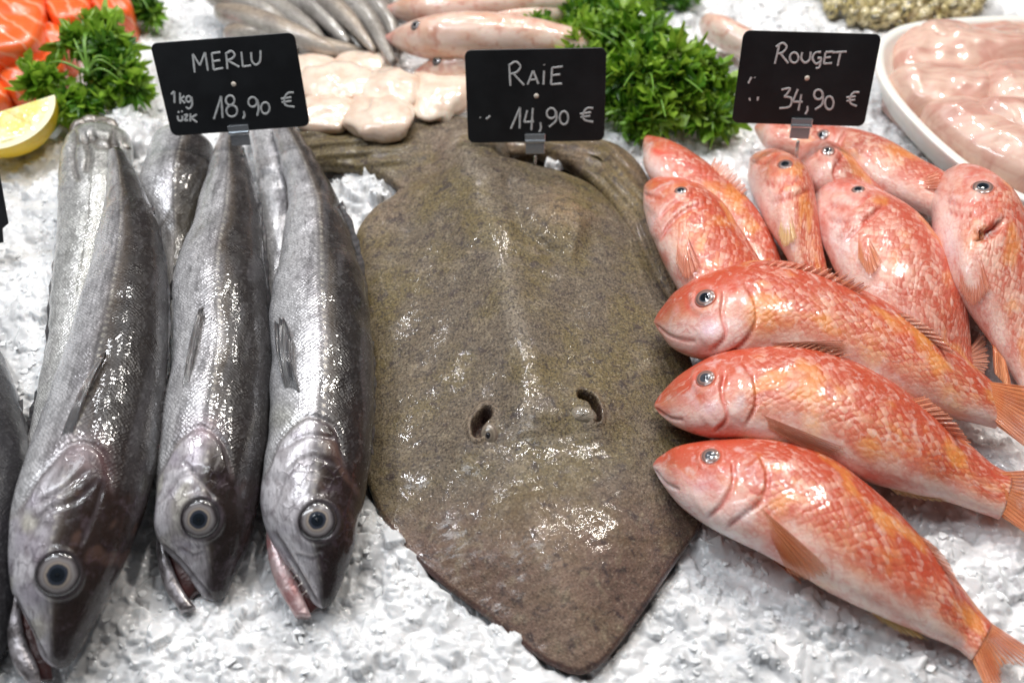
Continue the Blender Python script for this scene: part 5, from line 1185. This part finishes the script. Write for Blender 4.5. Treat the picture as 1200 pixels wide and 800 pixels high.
# ================================================================== BEHIND: SHELLS AND TRAY
m = M('shell'); inf = m.n('ShaderNodeObjectInfo').outputs['Random']; g = m.obj()
cc = m.mix(m.rng(m.noise(g, 2.2, 3, 0.6, 1.0), 0.42, 0.58), m.mix(inf, (0.58, 0.48, 0.20), (0.72, 0.64, 0.42)), m.mix(inf, (0.06, 0.05, 0.03), (0.28, 0.22, 0.09)))
m.set(col=cc, rough=0.35, coat=0.6, coatr=0.1); SHELL = m.m
def shell_mesh(seed):
    r = np.random.default_rng(seed); nu, nv = 11, 24
    a = np.linspace(0, math.pi, nu)[:, None]; b = np.linspace(0, 2 * math.pi, nv, endpoint=False)[None]
    rad = 1 + 0.15 * np.cos(b) ; zz = np.cos(a) * 0.5 * (1 - 0.0 * b); k = np.sin(a) ** 0.8
    rib = 1 + 0.04 * np.sin(a * 16)
    w3 = np.stack([k * rad * np.cos(b) * rib, k * rad * np.sin(b) * 0.82 * rib, zz + 0 * b], -1)
    return mkmesh('shellfish', w3.reshape(-1, 3), gridq(nu, nv, True)[:, ::-1], None, SHELL)
SM = [shell_mesh(i) for i in range(2)]; r = np.random.default_rng(5); n_ = 0
for row in range(8):
    for colm in range(16):
        x = 958 + colm * 13 + r.uniform(-4, 4) + (row % 2) * 6; y = -22 + row * 7.2 + r.uniform(-2, 2)
        e = ((x - 1055) / 104) ** 2 + ((y + 6) / 36) ** 2
        if e > 1: continue
        z = 0.006 + 0.016 * (1 - e); c = P(x, y, z)
        o = bpy.data.objects.new('clam', SM[n_ % 2]); C.objects.link(o); o.location = c; o.scale = (0.0088 * r.uniform(0.8, 1.15),) * 3
        o.rotation_euler = (r.normal(0, 0.7), r.normal(0, 0.7), r.uniform(0, 6.28))
        tag(o, 'small olive and black striped clam in the heap at the top right edge', 'clam', 'clams heaped above the white tray'); n_ += 1
TRAYM = mat_plain('white_tray', (0.80, 0.79, 0.74), 0.35, 0, 0.2, 0.15)
tray = empty('tray', P(1180, 120, 0.0), 'white oval tray holding pale pink fish fillets at the right', 'tray')
OUT = [(1024, 66), (1030, 46), (1056, 30), (1110, 22), (1200, 18), (1300, 22), (1400, 50), (1440, 120), (1420, 220), (1340, 270), (1270, 262), (1200, 236), (1140, 204), (1092, 166), (1050, 122), (1030, 92)]
oo = np.array(OUT + [OUT[0]], float); tt = np.linspace(0, 1, 160, endpoint=False)
o2 = spline(np.concatenate([oo[-3:-1], oo, oo[1:3]]), np.linspace(0, 1, 400)); Lc = None
L = np.r_[0, np.cumsum(np.linalg.norm(np.diff(oo, axis=0), axis=1))]; L /= L[-1]
LL = np.r_[L[-3:-1] - 1, L, L[1:3] + 1]; o2 = spl(np.concatenate([oo[-3:-1], oo, oo[1:3]]), (LL - LL[0]) / (LL[-1] - LL[0]), (tt - LL[0]) / (LL[-1] - LL[0]))
Eo = P(o2[:, 0], o2[:, 1], 0.034); cen = Eo.mean(0)
nrm2 = np.roll(Eo, -1, 0) - np.roll(Eo, 1, 0); nrm2 = np.stack([nrm2[:, 1], -nrm2[:, 0], 0 * nrm2[:, 0]], -1); nrm2 /= np.linalg.norm(nrm2, axis=1)[:, None]
if ((Eo - cen) * nrm2).sum(1).mean() < 0: nrm2 = -nrm2
prof = [(-0.028, -0.030), (-0.012, -0.026), (-0.002, -0.006), (0.0, -0.001), (-0.001, 0.0006), (-0.004, 0.001), (-0.007, 0.0006), (-0.009, -0.001), (-0.013, -0.008), (-0.026, -0.022), (-0.036, -0.026)]
rings = [Eo + nrm2 * a + np.array([0, 0, b]) for a, b in prof]
v = np.concatenate(rings + [[cen - [0, 0, 0.026]], [cen - [0, 0, 0.030]]]); n0 = len(prof) * 160
link('dish', mkmesh('dish', v, gridq(len(prof), 160, True), [(n0, n0 - 160 + j, n0 - 160 + (j + 1) % 160) for j in range(160)] + [(n0 + 1, (j + 1) % 160, j) for j in range(160)], TRAYM), tray)
m = M('fillet_flesh'); g = m.obj(); st = m.noise(m.map(g, scale=(1, 2.6, 1)), 24, 5, 0.6, 0.8)
cc = m.mix(m.rng(st, 0.35, 0.65), (0.72, 0.50, 0.40), (0.56, 0.29, 0.23)); cc = m.mix(m.rng(m.noise(g, 18, 2), 0.55, 0.75, 0, 0.5), cc, (0.50, 0.24, 0.20))
m.set(col=cc, rough=0.35, coat=0.8, coatr=0.04, sss=0.12, ssscale=0.004, normal=m.bump(st, 0.3, 0.0008), coatn=m.bump(m.noise(g, 90, 3), 0.5, 0.0005)); FIL = m.m
for k, (out, skl, z0, h, lb) in enumerate([
    ([(1044, 60), (1060, 38), (1130, 30), (1210, 34), (1230, 70), (1150, 88), (1060, 90)], [(1080, 62), (1190, 58)], 0.020, 0.010, 'pale fillet at the back of the white tray'),
    ([(1190, 30), (1300, 26), (1380, 80), (1330, 140), (1220, 110)], [(1230, 60), (1320, 90)], 0.018, 0.012, 'fillet at the right edge in the back of the tray'),
    ([(1040, 92), (1080, 80), (1150, 86), (1168, 120), (1120, 136), (1070, 124)], [(1075, 104), (1140, 112)], 0.020, 0.010, 'fillet at the left end of the white tray'),
    ([(1075, 34), (1110, 28), (1140, 38), (1138, 56), (1100, 60), (1078, 52)], [(1095, 44), (1125, 46)], 0.026, 0.006, 'darker red rolled fillet tip at the back of the tray'),
    ([(1140, 84), (1220, 76), (1310, 110), (1340, 170), (1240, 170), (1160, 130)], [(1180, 110), (1290, 145)], 0.026, 0.012, 'wide pale fillet in the middle of the tray'),
    ([(1080, 132), (1130, 120), (1200, 150), (1270, 200), (1290, 240), (1200, 214), (1130, 178)], [(1115, 142), (1240, 206)], 0.026, 0.010, 'long fillet along the front rim of the tray'),
    ([(1130, 130), (1190, 120), (1290, 160), (1330, 210), (1260, 214), (1180, 176)], [(1160, 142), (1290, 192)], 0.034, 0.010, 'folded pinkish fillet on top near the front of the tray')]):
    o = pillow('fillet', out, skl, z0 - 0.012, FIL, None, h=h * 1.2, lip=0.006, wall=0.014 + 0.003 * (k % 3), nO=90, nR=20, hf=lambda q, r, w3, k=k: noise(w3, 0.04, 70 + k) * 0.002 + noise(w3, 0.012, 80 + k) * 0.0008)
    tag(o, lb, 'fish fillet', 'pink fish fillets in the white tray')
